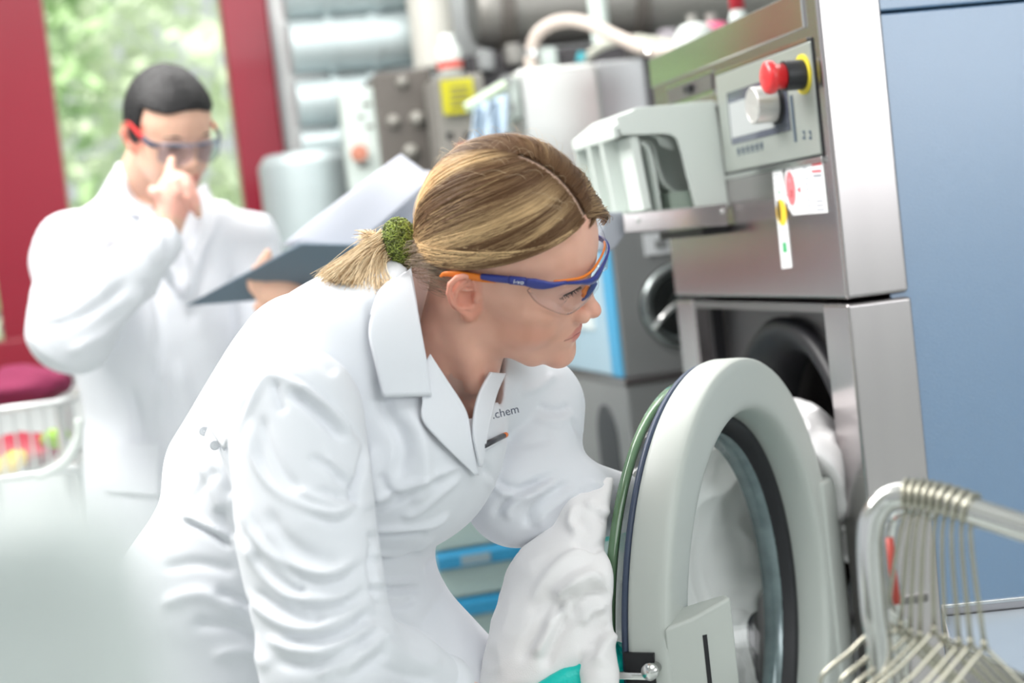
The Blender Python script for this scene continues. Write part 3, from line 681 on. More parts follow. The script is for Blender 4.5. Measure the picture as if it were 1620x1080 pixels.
# ---- detergent drawer standing out of the front
dr = thing('detergent_drawer', (.80, 2.5, 1.38), 'white plastic detergent drawer with three compartments pulled out of the steel front', 'drawer')
yd0, yd1 = 2.385, 2.63
def DY(px, py, Y=yd0): return onY(px, py, Y)
g = lambda px, py: DY(px, py) * V(1, 0, 1)
XF, XM, ZB, ZTT = .724, .764, 1.384, 1.544
bays = [(2.385, 2.470), (2.474, 2.545), (2.549, 2.632)]
for i, (ya, yb) in enumerate(bays):
    # top cover with the chamfered front corner and a hanging lip
    o_ = [(XF, 1.500), (XF - .001, 1.517), (XM, ZTT), (.893, ZTT), (.899, 1.538), (.899, 1.534), (XM, 1.5385), (XF + .008, 1.514), (XF + .009, 1.500)]
    MB().prism([(x, ya, z) for x, z in o_], (0, yb - ya, 0)).obj('compartment_cover', WHITEP, dr, bevel=.0012)
    # set back front with grip recess, pillars each side
    MB().prism([(XF + .026, ya + .004, 1.500), (XF + .040, ya + .004, 1.500), (XF + .050, ya + .004, ZB), (XF + .036, ya + .004, ZB)], (0, yb - ya - .008, 0)).obj('front_panel', WHITEP, dr, bevel=.001)
    for yy in ((yb - .006,) if i == 0 else (ya, yb - .006)):
        MB().prism([(XF + .001, yy, 1.503), (XF + .03, yy, 1.503), (XF + .044, yy, ZB), (XF + .013, yy, ZB)], (0, .006, 0)).obj('front_pillar', WHITEP, dr, bevel=.001)
# near side wall: a plate with the big rounded opening
O = [g(974, 186), g(1008, 172), g(1060, 168), g(1118, 163), g(1131, 166), g(1138, 210), g(1144, 260), g(1152, 327)]
I = [g(983, 213), g(1016, 212.5), g(1050, 211), g(1063, 213), g(1072, 221), g(1079, 245), g(1086, 275), g(1101, 331)]
n = len(O); m_ = MB(); yw = V(0, 2.384, 0); th_ = V(0, .005, 0)
vs = [p + yw for p in O] + [p + yw for p in I] + [p + yw + th_ for p in O] + [p + yw + th_ for p in I]
fs_ = []
for i in range(n - 1): fs_ += [(i, i + 1, n + i + 1, n + i), (2 * n + i, 3 * n + i, 3 * n + i + 1, 2 * n + i + 1), (i, 2 * n + i, 2 * n + i + 1, i + 1), (n + i, n + i + 1, 3 * n + i + 1, 3 * n + i)]
fs_ += [(0, n, 3 * n, 2 * n), (n - 1, 3 * n - 1, 4 * n - 1, 2 * n - 1)]
fs_[-1] = (n - 1, 3 * n - 1, 4 * n - 1, 2 * n - 1) if False else (n - 1, 2 * n - 1, 4 * n - 1, 3 * n - 1)
m_.add(vs, fs_).obj('side_wall', WHITEP, dr)
for ya in (2.470, 2.545, 2.627):
    MB().prism([V(XM + .02, ya, ZB), V(XM - .01, ya, 1.535), V(.897, ya, 1.535), V(.897, ya, ZB)], (0, .005, 0)).obj('partition', WHITEP, dr)
pr = spline([g(1024, 216), g(1040, 219), g(1049, 232), g(1053, 255), g(1062, 282), g(1076, 297), g(1094, 303)], 5)
for k0, (ya, yb) in enumerate(((2.392, 2.466),)):
    n = len(pr); vs = [p + V(0, ya + .03, 0) for p in pr] + [p + V(0, yb, 0) for p in pr]
    o = MB().add(vs, [(k, k + 1, n + k + 1, n + k) for k in range(n - 1)]).obj('scoop', WHITEP, dr, smooth=True); sm = o.modifiers.new('thick', 'SOLIDIFY'); sm.thickness = .003
    pr2 = spline([g(1018, 222), g(1030, 232), g(1038, 262), g(1044, 295), g(1050, 334)], 5); n = len(pr2)
    o = MB().add([p + V(0, ya + .002, 0) for p in pr2] + [p + V(0, yb, 0) for p in pr2], [(k, k + 1, n + k + 1, n + k) for k in range(n - 1)]).obj('scoop', WHITEP, dr, smooth=True); sm = o.modifiers.new('thick', 'SOLIDIFY'); sm.thickness = .003
MB().prism([g(1063, 303) + V(0, 2.40, 0), g(1097, 300) + V(0, 2.40, 0), g(1101, 329) + V(0, 2.40, 0), g(1067, 332) + V(0, 2.40, 0)], (0, .06, 0)).obj('sump', mat('sump_green', (.28, .34, .29), .5), dr)
for k in range(6):
    r_ = [g(1034 + k * 5.6, 213.5 + k * .3), g(1044 + k * 5.2, 218 + k * 1.2), g(1048 + k * 4.8, 230 + k * 1)]
    MB().tube([p + V(0, 2.393 + .003 * k, 0) for p in spline(r_, 4)], .0011, 6).obj('rib', WHITEP, dr, smooth=True)
MB().prism([DY(990, 337) , DY(1152, 322), DY(1152, 327), DY(990, 343)], (0, yd1 - yd0, 0)).obj('drawer_floor', WHITEP, dr)
rail = MB().prism([onY(985, 339, 2.378), onY(1150, 322, 2.378), onY(1152, 357, 2.378), onY(1115, 358, 2.378), onY(988, 368, 2.378)], (0, .006, 0)).obj('side_rail', STEEL, dr, bevel=.0015)
for px, py in ((1010, 349), (1143, 334)):
    MB().lathe([(.004, 0), (.004, -.002), (.0015, -.0022), (.0015, -.0008), (.0003, -.0008)], onY(px, py, 2.378), (0, 1, 0), ref=(1, 0, 0), n=16, closed=False).obj('screw', CHROME, rail, smooth=True)
MB().box(tuple(onY(1112, 373, 2.40)), tuple(V(.905, 2.62, onY(1112, 360, 2.40)[2]))).obj('slide_rail', BLACK, dr)
hd = [onY(958, 336, 2.40), onY(986, 334, 2.40), onY(990, 369, 2.40), onY(975, 392, 2.40), onY(962, 398, 2.40), onY(950, 396, 2.40), onY(950, 370, 2.40)]
MB().prism(hd, (0, .25, 0)).obj('drawer_front', mat('slate_plastic', (.30, .32, .36), .35), dr, bevel=.004)
# ---- the round door, opened about 140 degrees
TH = radians(140.5)
dD = V(-sin(TH), cos(TH), 0); nD = V(-cos(TH), -sin(TH), 0)
RO, RH, ZC = .325, .270, .86
HG = V(.88, 2.05, ZC); DCN = HG + dD * RO
door = thing('washer_door', tuple(HG * V(1, 1, 0) + V(0, 0, .5)), 'round grey plastic washing machine door with thick glass bowl, swung open', 'door')
rp = [(RO - .012, 0), (RO - .007, -.0006), (RO - .0032, -.0024), (RO - .0012, -.005), (RO - .0004, -.010), (RO, -.014), (RO, -.040), (RO - .001, -.044), (RO - .004, -.047), (RO - .01, -.048), (RH - .014, -.048), (RH - .0155, -.045), (RH - .011, -.012), (RH - .009, -.0055), (RH - .006, -.002), (RH - .001, -.0003), (RH + .006, 0)]
MB().lathe(rp, DCN, nD, n=128).obj('door_ring', GREYP, door, smooth=True, bevel=0)
MB().lathe([(RH - .010, -.04), (RH - .012, -.052), (RH - .012, -.064), (RH - .033, -.066), (RH - .034, -.058), (RH - .028, -.054), (RH - .027, -.046), (RH - .020, -.042)], DCN, nD, n=96).obj('seal_ring', BLACK, door, smooth=True)
MB().lathe([(RH - .034, -.056), (RH - .037, -.057), (RH - .044, -.080), (RH - .041, -.080)], DCN, nD, n=96).obj('glass_collar', mat('frosted_glass_wall', (.16, .21, .22), .18, .3, noise=.4, nscale=40, coat=.5), door, smooth=True)
MB().lathe([(RO - .004, -.0485), (RO - .004, -.0545), (RO - .022, -.056), (RO - .024, -.0485)], DCN, nD, n=96).obj('rubber_lip', mat('slate_rubber', (.05, .07, .12), .4), door, smooth=True)
DGL = clear_mat('door_glass', (.975, .985, .98), 1.42)
bp_ = [(.300, -.074), (.300, -.081), (RH - .030, -.083), (RH - .05, -.10), (RH - .07, -.14), (RH - .10, -.155), (.05, -.163), (.0008, -.164)]
bi_ = [(.0008, -.158), (.05, -.157), (RH - .103, -.149), (RH - .077, -.136), (RH - .058, -.098), (RH - .042, -.077), (RH - .02, -.074)]
MB().lathe(bp_ + bi_, DCN, nD, n=128, closed=False).obj('glass_bowl', DGL, door, smooth=True)
MB().lathe([(.298, -.0715), (.3022, -.0725), (.3022, -.0825), (.298, -.0835)], DCN, nD, n=128).obj('glass_edge', mat('green_glass_edge', (.13, .24, .13), .12, coat=.5), door, smooth=True)
# hinge block
def DL(a, z, t): return DCN + dD * a + nD * t + V(0, 0, z)
hb = MB().prism([DL(-RO + .05, .122, .005), DL(-RO - .004, .122, .005), DL(-RO - .012, .112, .005), DL(-RO - .012, -.30, .005), DL(-RO + .05, -.30, .005)], nD * -.055)
hb.obj('hinge_block', GREYP, door, bevel=.006, seg=3)
MB().prism([DL(-RO - .010, .10, .0), DL(-RO - .036, .10, .0), DL(-RO - .036, -.30, .0), DL(-RO - .010, -.30, .0)], nD * -.04).obj('hinge_arm', GREYP, door, bevel=.004)
# grip on the free side, and the metal latch
gp = MB().prism([DL(RO - .006, .078, -.004), DL(RO - .060, .088, -.004), DL(RO - .078, .098, .040), DL(RO - .066, .098, .052), DL(RO - .028, .084, .020)], (0, 0, -.26))
gp.obj('door_grip', GREYP, door, bevel=.004)
MB().prism([DL(RO - .040, .064, .0300), DL(RO - .036, .064, .0268), DL(RO - .0355, .064, .0272), DL(RO - .0395, .064, .0305)], (0, 0, -.2)).obj('grip_groove', BLACK, door)
lm = np.eye(4); lm[:3, 0] = nD; lm[:3, 1] = V(0, 0, 1); lm[:3, 2] = dD; lm[:3, 3] = DL(RO - .002, .032, -.028)
MB().box((-.022, -.055, -.004), (.012, .022, .0015), lm).obj('latch_pocket', BLACK, door)
for z_ in (.0, -.036): MB().box((-.034, z_ - .004, .001), (.014, z_ + .004, .012), lm).obj('latch_hook', CHROME, door, bevel=.002)
MB().lathe([(.0005, 0), (.006, 0), (.006, .012), (.009, .014), (.009, .02), (.0005, .022)], DL(RO, .040, -.014), dD, n=16, closed=False).obj('latch_pin', CHROME, door, smooth=True)
# ================================================================== steel trolley with wire hangers, bottom right
TD = 1.30
tr_ = thing('steel_trolley', P(1500, 1000, 1.4) * V(1, 1, 0), 'bent stainless tube trolley with a shallow tray at the lower right', 'trolley')
r1 = [P(1412, 1500, 1.28), P(1396, 1080, 1.29), P(1383, 960, 1.292), P(1377, 860, 1.295), P(1386, 812, 1.295), P(1416, 786, 1.29), P(1480, 790, 1.27), P(1560, 815, 1.24), P(1640, 840, 1.21), P(1760, 875, 1.17)]
MB().tube(spline(r1, 8), .0112, 20).obj('rail_tube', CHROME, tr_, smooth=True)
r2 = [P(1450, 1500, 1.36), P(1428, 1080, 1.36), P(1412, 960, 1.36), P(1402, 860, 1.36), P(1412, 815, 1.36), P(1440, 800, 1.34), P(1475, 808, 1.31)]
MB().tube(spline(r2, 8), .0085, 16).obj('inner_tube', CHROME, tr_, smooth=True)
MB().tube([P(1407, 850, 1.352), P(1412, 900, 1.352), P(1419, 955, 1.352)], .0035, 10).obj('red_reflection', mat('red_reflection', (.55, .08, .06), .4), tr_, smooth=True)  # thin red tube laid on as the reddish reflection in the inner tube
MB().prism([P(1408, 965, 1.345), P(1440, 985, 1.34), P(1455, 1035, 1.335), P(1418, 1030, 1.345)], fwv * .01).obj('corner_bracket', GREYP, tr_, bevel=.002)
MB().prism([P(1425, 943, 1.40), P(1470, 936, 1.39), P(1470, 952, 1.39), P(1425, 958, 1.40)], fwv * .01).obj('cross_bar', STEEL_D, tr_, bevel=.002)
zt_ = .935
A_, B_, C_, D_ = onZ(1488, 955, zt_), onZ(1500, 1008, zt_), onZ(1700, 1105, zt_), onZ(1780, 925, zt_)
TRAY = mat('tray_blue_grey', (.44, .50, .56), .3, .4, noise=.05)
cen = (A_ + B_ + C_ + D_) / 4
ins = [p + (cen - p) * .05 - V(0, 0, .012) for p in (A_, B_, C_, D_)]
mb = MB(); o4 = [A_, B_, C_, D_]
for k in range(4):
    j = (k + 1) % 4; i0, i1 = ins[k] + V(0, 0, .012), ins[j] + V(0, 0, .012)
    mb = MB().prism([o4[k] + V(0, 0, .0), o4[j], i1, i0], (0, 0, -.004)); mb.obj('tray_rim', CHROME, tr_, bevel=.001)
    MB().prism([o4[k] - V(0, 0, .004), o4[j] - V(0, 0, .004), o4[j] - V(0, 0, .07), o4[k] - V(0, 0, .07)], nrm((cen - (o4[k] + o4[j]) / 2) * V(1, 1, 0)) * .003).obj('tray_side', STEEL, tr_)
MB().prism([p for p in ins], (0, 0, -.004)).obj('tray_floor', TRAY, tr_)
for k in (1, 2): MB().tube([o4[k] + (cen - o4[k]) * .06 - V(0, 0, .05), (o4[k] + (cen - o4[k]) * .06) * V(1, 1, 0) + V(0, 0, .05)], .012, 12).obj('leg', CHROME, tr_)
WIREH = mat('hanger_wire', (.50, .48, .40), .25, .9, noise=.05)
# ten wire hangers hooked over the rail; each: hook and shoulder wire
railpt = spline(r1, 24); rp_ = proj(np.array(railpt))
hx = [1437, 1449, 1458, 1470, 1484, 1496, 1509, 1523, 1536]
rgh = np.random.default_rng(5)
for i, hxv in enumerate(hx):
    sel = [k for k in range(len(railpt)) if k > 24 * 5]; k = min(sel, key=lambda k: abs(rp_[k][0] - hxv)); c = railpt[k]; tg = nrm(railpt[min(k + 3, len(railpt) - 1)] - railpt[k - 3])
    nx_ = nrm(np.cross(tg, V(0, 0, 1))); up = np.cross(nx_, tg); up = up if up[2] > 0 else -up
    R_ = .0135
    hk = [c + nx_ * (R_ * cos(a)) * s_ + up * R_ * sin(a) for s_ in (1,) for a in np.linspace(-.5, pi, 12)]
    xe = hxv - 34 + i * 7 + rgh.normal() * 2; ye = 985 + i * 5 + rgh.normal() * 5; dE = 1.30 - .006 * i
    neck_ = P(xe, ye, dE); st = hk[-1] * .15 + P(hxv - 16 + i * 1.5, 850, proj(c)[2]) * .85
    lab = ['leftmost wire hanger on the trolley rail', 'second wire hanger from the left on the trolley rail', 'third wire hanger from the left on the trolley rail', 'fourth wire hanger from the left on the trolley rail', 'middle wire hanger of the row on the trolley rail', 'fourth wire hanger from the right on the trolley rail', 'third wire hanger from the right on the trolley rail', 'second wire hanger from the right on the trolley rail', 'rightmost wire hanger on the trolley rail'][i]
    t = thing('wire_hanger', c, lab, 'hanger', 'wire hangers on the trolley rail')
    MB().tube(spline(hk + [st, neck_], 4), .0019, 8).obj('hook', WIREH, t, smooth=True)
    ang = (-1) ** i
    e1 = neck_ + (P(xe + 105, ye + 120, dE) - P(xe, ye, dE)) * (1.0 + .05 * rgh.normal()); e2 = neck_ + (P(xe - 92, ye + 95, dE) - P(xe, ye, dE)) * (1.1 + .05 * rgh.normal()) - fwv * .01 * i * .3
    MB().tube(spline([neck_, neck_ * .5 + e1 * .5 + up * .003, e1, e1 * .5 + e2 * .5 - up * .03, e2, neck_ * .5 + e2 * .5 + up * .003, neck_ + fwv * .002], 6), .0019, 8).obj('shoulder_wire', WIREH, t, smooth=True)
    MB().tube([neck_ - (neck_ - st) * .0, neck_ + (st - neck_) * .06], .0030, 8).obj('twist', WIREH, t, smooth=True)
# ================================================================== the woman: head, hair, glasses
def _rot(v):
    t = np.linalg.norm(v); k = v / t; K = np.array([[0, -k[2], k[1]], [k[2], 0, -k[0]], [-k[1], k[0], 0]])
    return np.eye(3) + sin(t) * K + (1 - cos(t)) * K @ K
HR = _rot(np.array([0.63398517, 0.31450479, -0.49446548])); HT = np.array([0.35018384, 1.62192343, 1.33518129])
def H2W(q): return np.asarray(q, float) @ HR.T + HT
def W2H(p): return (np.asarray(p) - HT.astype(np.float32)) @ HR.astype(np.float32)
def HP(px, py, y):
    """point of the head frame on the picture ray where the head's sideways coordinate is y"""
    a = (P(px, py, 1) - CAM) @ HR; o = (CAM - HT) @ HR; t = (y - o[1]) / a[1]; return o + a * t

SKIN = mat('fair_skin', (.74, .44, .33), .42, spec=.35, noise=.05, nscale=45, attr='Col', sss=.18, sss_r=(1, .4, .22), bump=.06, bscale=900)
EU = nrm((-.12, -.10, .97)); EB = nrm(V(-.80, -.50, -.12) - EU * (V(-.80, -.50, -.12) @ EU)); EN = np.cross(EB, EU)
if EN[1] > 0: EN = -EN
ET = V(.000, -.0695, .002)
def EP(b, u, n=0.): return ET + EB * b * .001 + EU * u * .001 + EN * n * .001
def ear_sdf(q):
    hx = [EP(3, 6, 0), EP(0, 15, 0), EP(2, 25, .5), EP(10, 32, 1), EP(20, 31.5, 1.5), EP(27, 24, 1.5), EP(28.5, 12, 1.5), EP(25, -1, 1), EP(18, -12, 0), EP(11, -20, -1), EP(6, -25, -1.5)]
    d = sd_chain(q, hx, [.0018, .0026, .003, .003, .0032, .0032, .0030, .0028, .0032, .0042, .0050])
    lobe = sd_ell(q, EP(5.5, -23, -2), (.0075, .0085, .0042), np.stack([EB, EU, EN], 1))
    plate = sd_ell(q, EP(13.5, 5, -5.6), (.0155, .026, .0060), np.stack([EB, EU, EN], 1))
    ah = sd_chain(q, [EP(9, 25, -1), EP(17, 21, .2), EP(20.5, 12, .6), EP(19.5, 1, .5), EP(13.5, -9, 0), EP(6, -13, -.8)], [.0018, .0026, .0032, .0032, .0032, .0034])
    tr = sd_ell(q, EP(-.5, 0, -1.5), (.0042, .0065, .004), np.stack([EB, EU, EN], 1))
    root = sd_con(q, EP(-2, 24, -6), EP(0, -18, -7), .008, .008)
    d = smin(d, lobe, .004); d = smin(d, plate, .003); d = smin(d, ah, .003); d = smin(d, root, .004)
    d = smax(d, -sd_ell(q, EP(10, 3, 2.5), (.0095, .0125, .0085), np.stack([EB, EU, EN], 1)), .003)
    return smin(d, tr, .003)
def head_sdf(q, lips=True):
    x, y, z = q[..., 0], q[..., 1], q[..., 2]
    qm = np.stack([x, np.abs(y), z], -1)                       # mirrored
    d = sd_ell(q, (.000, 0, .038), (.086, .0715, .093))
    d = smin(d, sd_ell(q, (.030, 0, .042), (.066, .061, .068)), .03)       # forehead
    d = smin(d, sd_ell(q, (.036, 0, -.022), (.058, .056, .060)), .025)     # mid face
    d = smin(d, sd_con(qm, (.012, .047, -.048), (.062, .022, -.079), .013, .017), .028)   # jaw
    d = smin(d, sd_ell(qm, (.052, .034, -.026), (.030, .026, .030)), .02)  # cheeks
    d = smin(d, sd_ell(qm, (.050, .048, -.002), (.026, .014, .012)), .02)  # cheekbone
    d = smin(d, sd_ell(q, (.076, 0, -.052), (.027, .028, .028)), .018)     # muzzle
    d = smin(d, sd_ell(q, (.0865, 0, -.0850), (.0185, .021, .0185)), .014)     # chin
    d = smin(d, sd_ell(qm, (.080, .022, .028), (.016, .022, .008)), .012)  # brow
    d = smax(d, -sd_ell(qm, (.094, .031, .012), (.015, .018, .012)), .012) # eye socket
    d = smin(d, sd_ell(qm, (.0715, .031, .0125), (.0148, .0165, .0128)), .006)        # lids over the eyeball
    d = smin(d, sd_con(q, (.088, 0, .022), (.1065, 0, -.013), .0062, .0068), .009)     # nose bridge
    d = smin(d, sd_ell(q, (.1090, 0, -.0180), (.0108, .0092, .0088)), .007)           # tip
    d = smin(d, sd_ell(qm, (.1015, .0125, -.0215), (.0098, .0062, .0078)), .005)      # wings
    d = smax(d, -sd_ell(qm, (.1075, .0075, -.0300), (.0065, .0035, .0042)), .003)
    # lips
    if lips:
        d = smin(d, sd_con(qm, (.0985, 0, -.0445), (.0850, .0260, -.0490), .0052, .0022), .005)
        d = smin(d, sd_con(qm, (.0975, 0, -.0545), (.0850, .0250, -.0500), .0060, .0022), .005)
        d = smax(d, -sd_con(qm, (.1085, 0, -.0492), (.0855, .0285, -.0500), .0010, .0010), .0025)
        d = smax(d, -sd_ell(q, (.1065, 0, -.0375), (.006, .0025, .006)), .004)
    d = smin(d, ear_sdf(q), .0035)
    M = np.stack([EB, EU, EN], 1)
    d = smax(d, -sd_ell(q, EP(10, 3, 2.2), (.0088, .0125, .0088), M), .003)
    d = smin(d, sd_ell(q, EP(-.5, 0, .6), (.0036, .0060, .0034), M), .003)
    d = smin(d, sd_chain(q, [EP(5, 10, -1.5), EP(11, 9.5, -3), EP(16, 12, -3)], [.0016, .0016, .0014]), .003)
    return d
NB = [H2W((-.014, 0, -.02)), P(733, 528, 1.69), P(703, 612, 1.735), P(668, 700, 1.775)]
def neck_sdf(p):
    d = sd_chain(p, NB, [.050, .048, .055, .075])
    # sternomastoid cord and throat
    d = smin(d, sd_con(p, H2W((-.022, -.052, -.03)), P(752, 610, 1.665), .011, .009), .018)
    return d
def headneck(p):
    d = head_sdf(W2H(p))
    return smin(d, neck_sdf(p), .016)
lo = H2W((0, 0, 0)) - .2; hi = H2W((0, 0, 0)) + .17
v, q = surfnet(headneck, lo, hi, .00145)
v = relax(v, q, 1, .3)
hq = (v - HT) @ HR
x, y, z = hq.T; ay = np.abs(y)
def g(c, s): return np.exp(-(((hq * V(1, 1, 1) - V(*c)) / V(*s)) ** 2).sum(1))
def g2(c, s): hm = np.stack([x, ay, z], 1); return np.exp(-(((hm - V(*c)) / V(*s)) ** 2).sum(1))
base = np.array([.80, .455, .345]); colr = np.tile(base, (len(v), 1))
def mixc(wt, c): 
    global colr
    wt = np.clip(wt, 0, 1)[:, None]; colr = colr * (1 - wt) + np.array(c) * wt
mixc(.7 * g2((.06, .045, -.030), (.032, .03, .028)), (.78, .33, .22))          # blush
mixc(.6 * g((.118, 0, -.018), (.014, .018, .014)), (.78, .36, .28))
mixc(.45 * g2((.09, .012, -.085), (.02, .03, .02)), (.76, .36, .27))
eard = ear_sdf(hq.astype(np.float32)); mixc(np.clip(1.0 - eard / .004, 0, 1) * (ay > .062) * .75, (.80, .33, .24))
lipd = np.minimum(sd_con(np.stack([x, ay, z], -1), (.0995, 0, -.0445), (.0850, .0260, -.0490), .0062, .0022), sd_con(np.stack([x, ay, z], -1), (.0985, 0, -.0545), (.0850, .0250, -.0500), .0066, .0022))
mixc(np.clip((.0042 - lipd) / .0014, 0, 1) * ((z < -.0400) & (z > -.0605)) * np.clip((.0245 - ay) / .004, 0, 1) * .8, (.62, .19, .17))
mixc(np.exp(-((z + .0495 + .0) / .0010) ** 2) * (x > .084) * (ay < .025) * .8, (.30, .07, .06))
mixc(.35 * vnoise(hq, 70, 3) * (x > -.1), (.62, .30, .20))
mixc(.25 * g2((.078, .031, .022), (.02, .02, .006)), (.55, .30, .24))
HV, HQ, HC = v, q, colr

woman = thing('person', (float(HT[0]) - .3, 1.76, 0), 'fair haired person in white lab coat and clear safety glasses bending to the washer', 'person')
woman_light = None
# eyes (the near one shows through the lens)
EYEM = mat('eye_white', (.78, .74, .72), .12, coat=.6, attr='Col', noise=0)
for s in (-1, 1):
    n = 20; vs = []; cs = []; fs = []
    gz = nrm((1, 0.10, -.25)); u = nrm(np.cross(gz, (0, 0, 1))); w_ = np.cross(u, gz); c0 = V(.0722, s * .031, .0115)
    for i in range(n + 1):
        a = pi * i / n * .55
        for k in range(28):
            b = 2 * pi * k / 28; vs.append(c0 + .0140 * (gz * cos(a) + (u * cos(b) + w_ * sin(b)) * sin(a)))
            cs.append((.01, .01, .012) if a < .17 else ((.10, .16, .20) if a < .45 else (.78, .73, .71)))
    fs = [(i * 28 + k, i * 28 + (k + 1) % 28, (i + 1) * 28 + (k + 1) % 28, (i + 1) * 28 + k) for i in range(n) for k in range(28)]
    mesh_obj('eye', H2W(vs), fs, EYEM, woman, smooth=True, col=np.array(cs))
    LASH = mat('lashes', (.03, .02, .016), .6)
    lm_ = MB(); rg = np.random.default_rng(3)
    LR = np.array(spline([HP(879, 469, -.0475) * V(1, -s, 1) , HP(893, 467, -.040) * V(1, -s, 1), HP(907, 460.5, -.029) * V(1, -s, 1), HP(919, 452.5, -.019) * V(1, -s, 1)], 14))
    lm_.tube([H2W(p) for p in LR], [.0003 + .0006 * sin(pi * min(1, i / len(LR) + .1)) for i in range(len(LR))], 6)
    for k in range(46):
        i = int(rg.uniform(2, len(LR) - 1)); c = LR[i]; t = i / len(LR)
        e = c + nrm((.6, s * (.5 - t) * 1.2, -.55)) * rg.uniform(.0028, .0052) + V(0, rg.normal() * .0007, 0)
        lm_.tube([H2W(c), H2W((c + e) / 2 - V(0, 0, .0003)), H2W(e)], [.00032, .00026, .0001], 4)
    o = lm_.obj('eyelashes', LASH, woman); o['kind'] = 'stuff'
# ---- hair
HC0 = V(.003, 0, .042); HRAD = V(.0905, .0765, .099)
def hairline(x, ay, z):
    """positive where hair grows"""
    f = z - (.034 + .62 * np.maximum(x, 0) + .0 * ay) + np.maximum(-x, 0) * .95
    return f
def cap_sdf(q):
    d = sd_ell(q, HC0, HRAD)
    d = smin(d, sd_con(q, (-.065, 0, .0), (-.092, 0, -.013), .035, .012), .02)
    x, ay, z = q[..., 0], np.abs(q[..., 1]), q[..., 2]
    return smax(d, -(z - (.049 + .56 * np.maximum(x, 0)) + np.maximum(-x, 0) * .55), .004)
PART = .012
v, q = surfnet(cap_sdf, V(-.15, -.1, -.08), V(.12, .1, .16), .0022)
HAIRM = mat('blond_hair', (.30, .20, .11), .45, spec=.25, attr='Col', noise=.12, nscale=60, sss=0)
x, y, z = v.T
rootd = np.exp(-((y + PART) / .005) ** 2) * (x > -.06) * (z > .05)
cc = np.tile(np.array([.20, .13, .075]), (len(v), 1)); cc = cc * (1 - rootd[:, None] * .9) + np.array([.66, .45, .36]) * rootd[:, None] * .9
mesh_obj('hair', H2W(v), None, HAIRM, woman, smooth=True, quads=q, col=cc)

def ribbons(paths, wid, cols, lift_n):
    """paths (S,T,3) in world; wid (S,T); each strand is a shallow V-shaped ribbon"""
    S, T, _ = paths.shape
    tg = np.gradient(paths, axis=1); tg /= np.linalg.norm(tg, axis=2, keepdims=True) + 1e-9
    sd_ = np.cross(tg, lift_n); sd_ /= np.linalg.norm(sd_, axis=2, keepdims=True) + 1e-9
    nn = np.cross(sd_, tg)
    a = paths - sd_ * wid[..., None]; b = paths + nn * wid[..., None] * .7; c = paths + sd_ * wid[..., None]
    vs = np.stack([a, b, c], 2).reshape(-1, 3)
    base_ = (np.arange(S)[:, None] * T + np.arange(T - 1)[None]) * 3
    q1 = np.stack([base_, base_ + 1, base_ + 4, base_ + 3], -1).reshape(-1, 4); q2 = np.stack([base_ + 1, base_ + 2, base_ + 5, base_ + 4], -1).reshape(-1, 4)
    return vs, np.concatenate([q1, q2]), np.repeat(cols.reshape(-1, 3), 3, 0)
KNOT = V(-.088, 0, -.012)
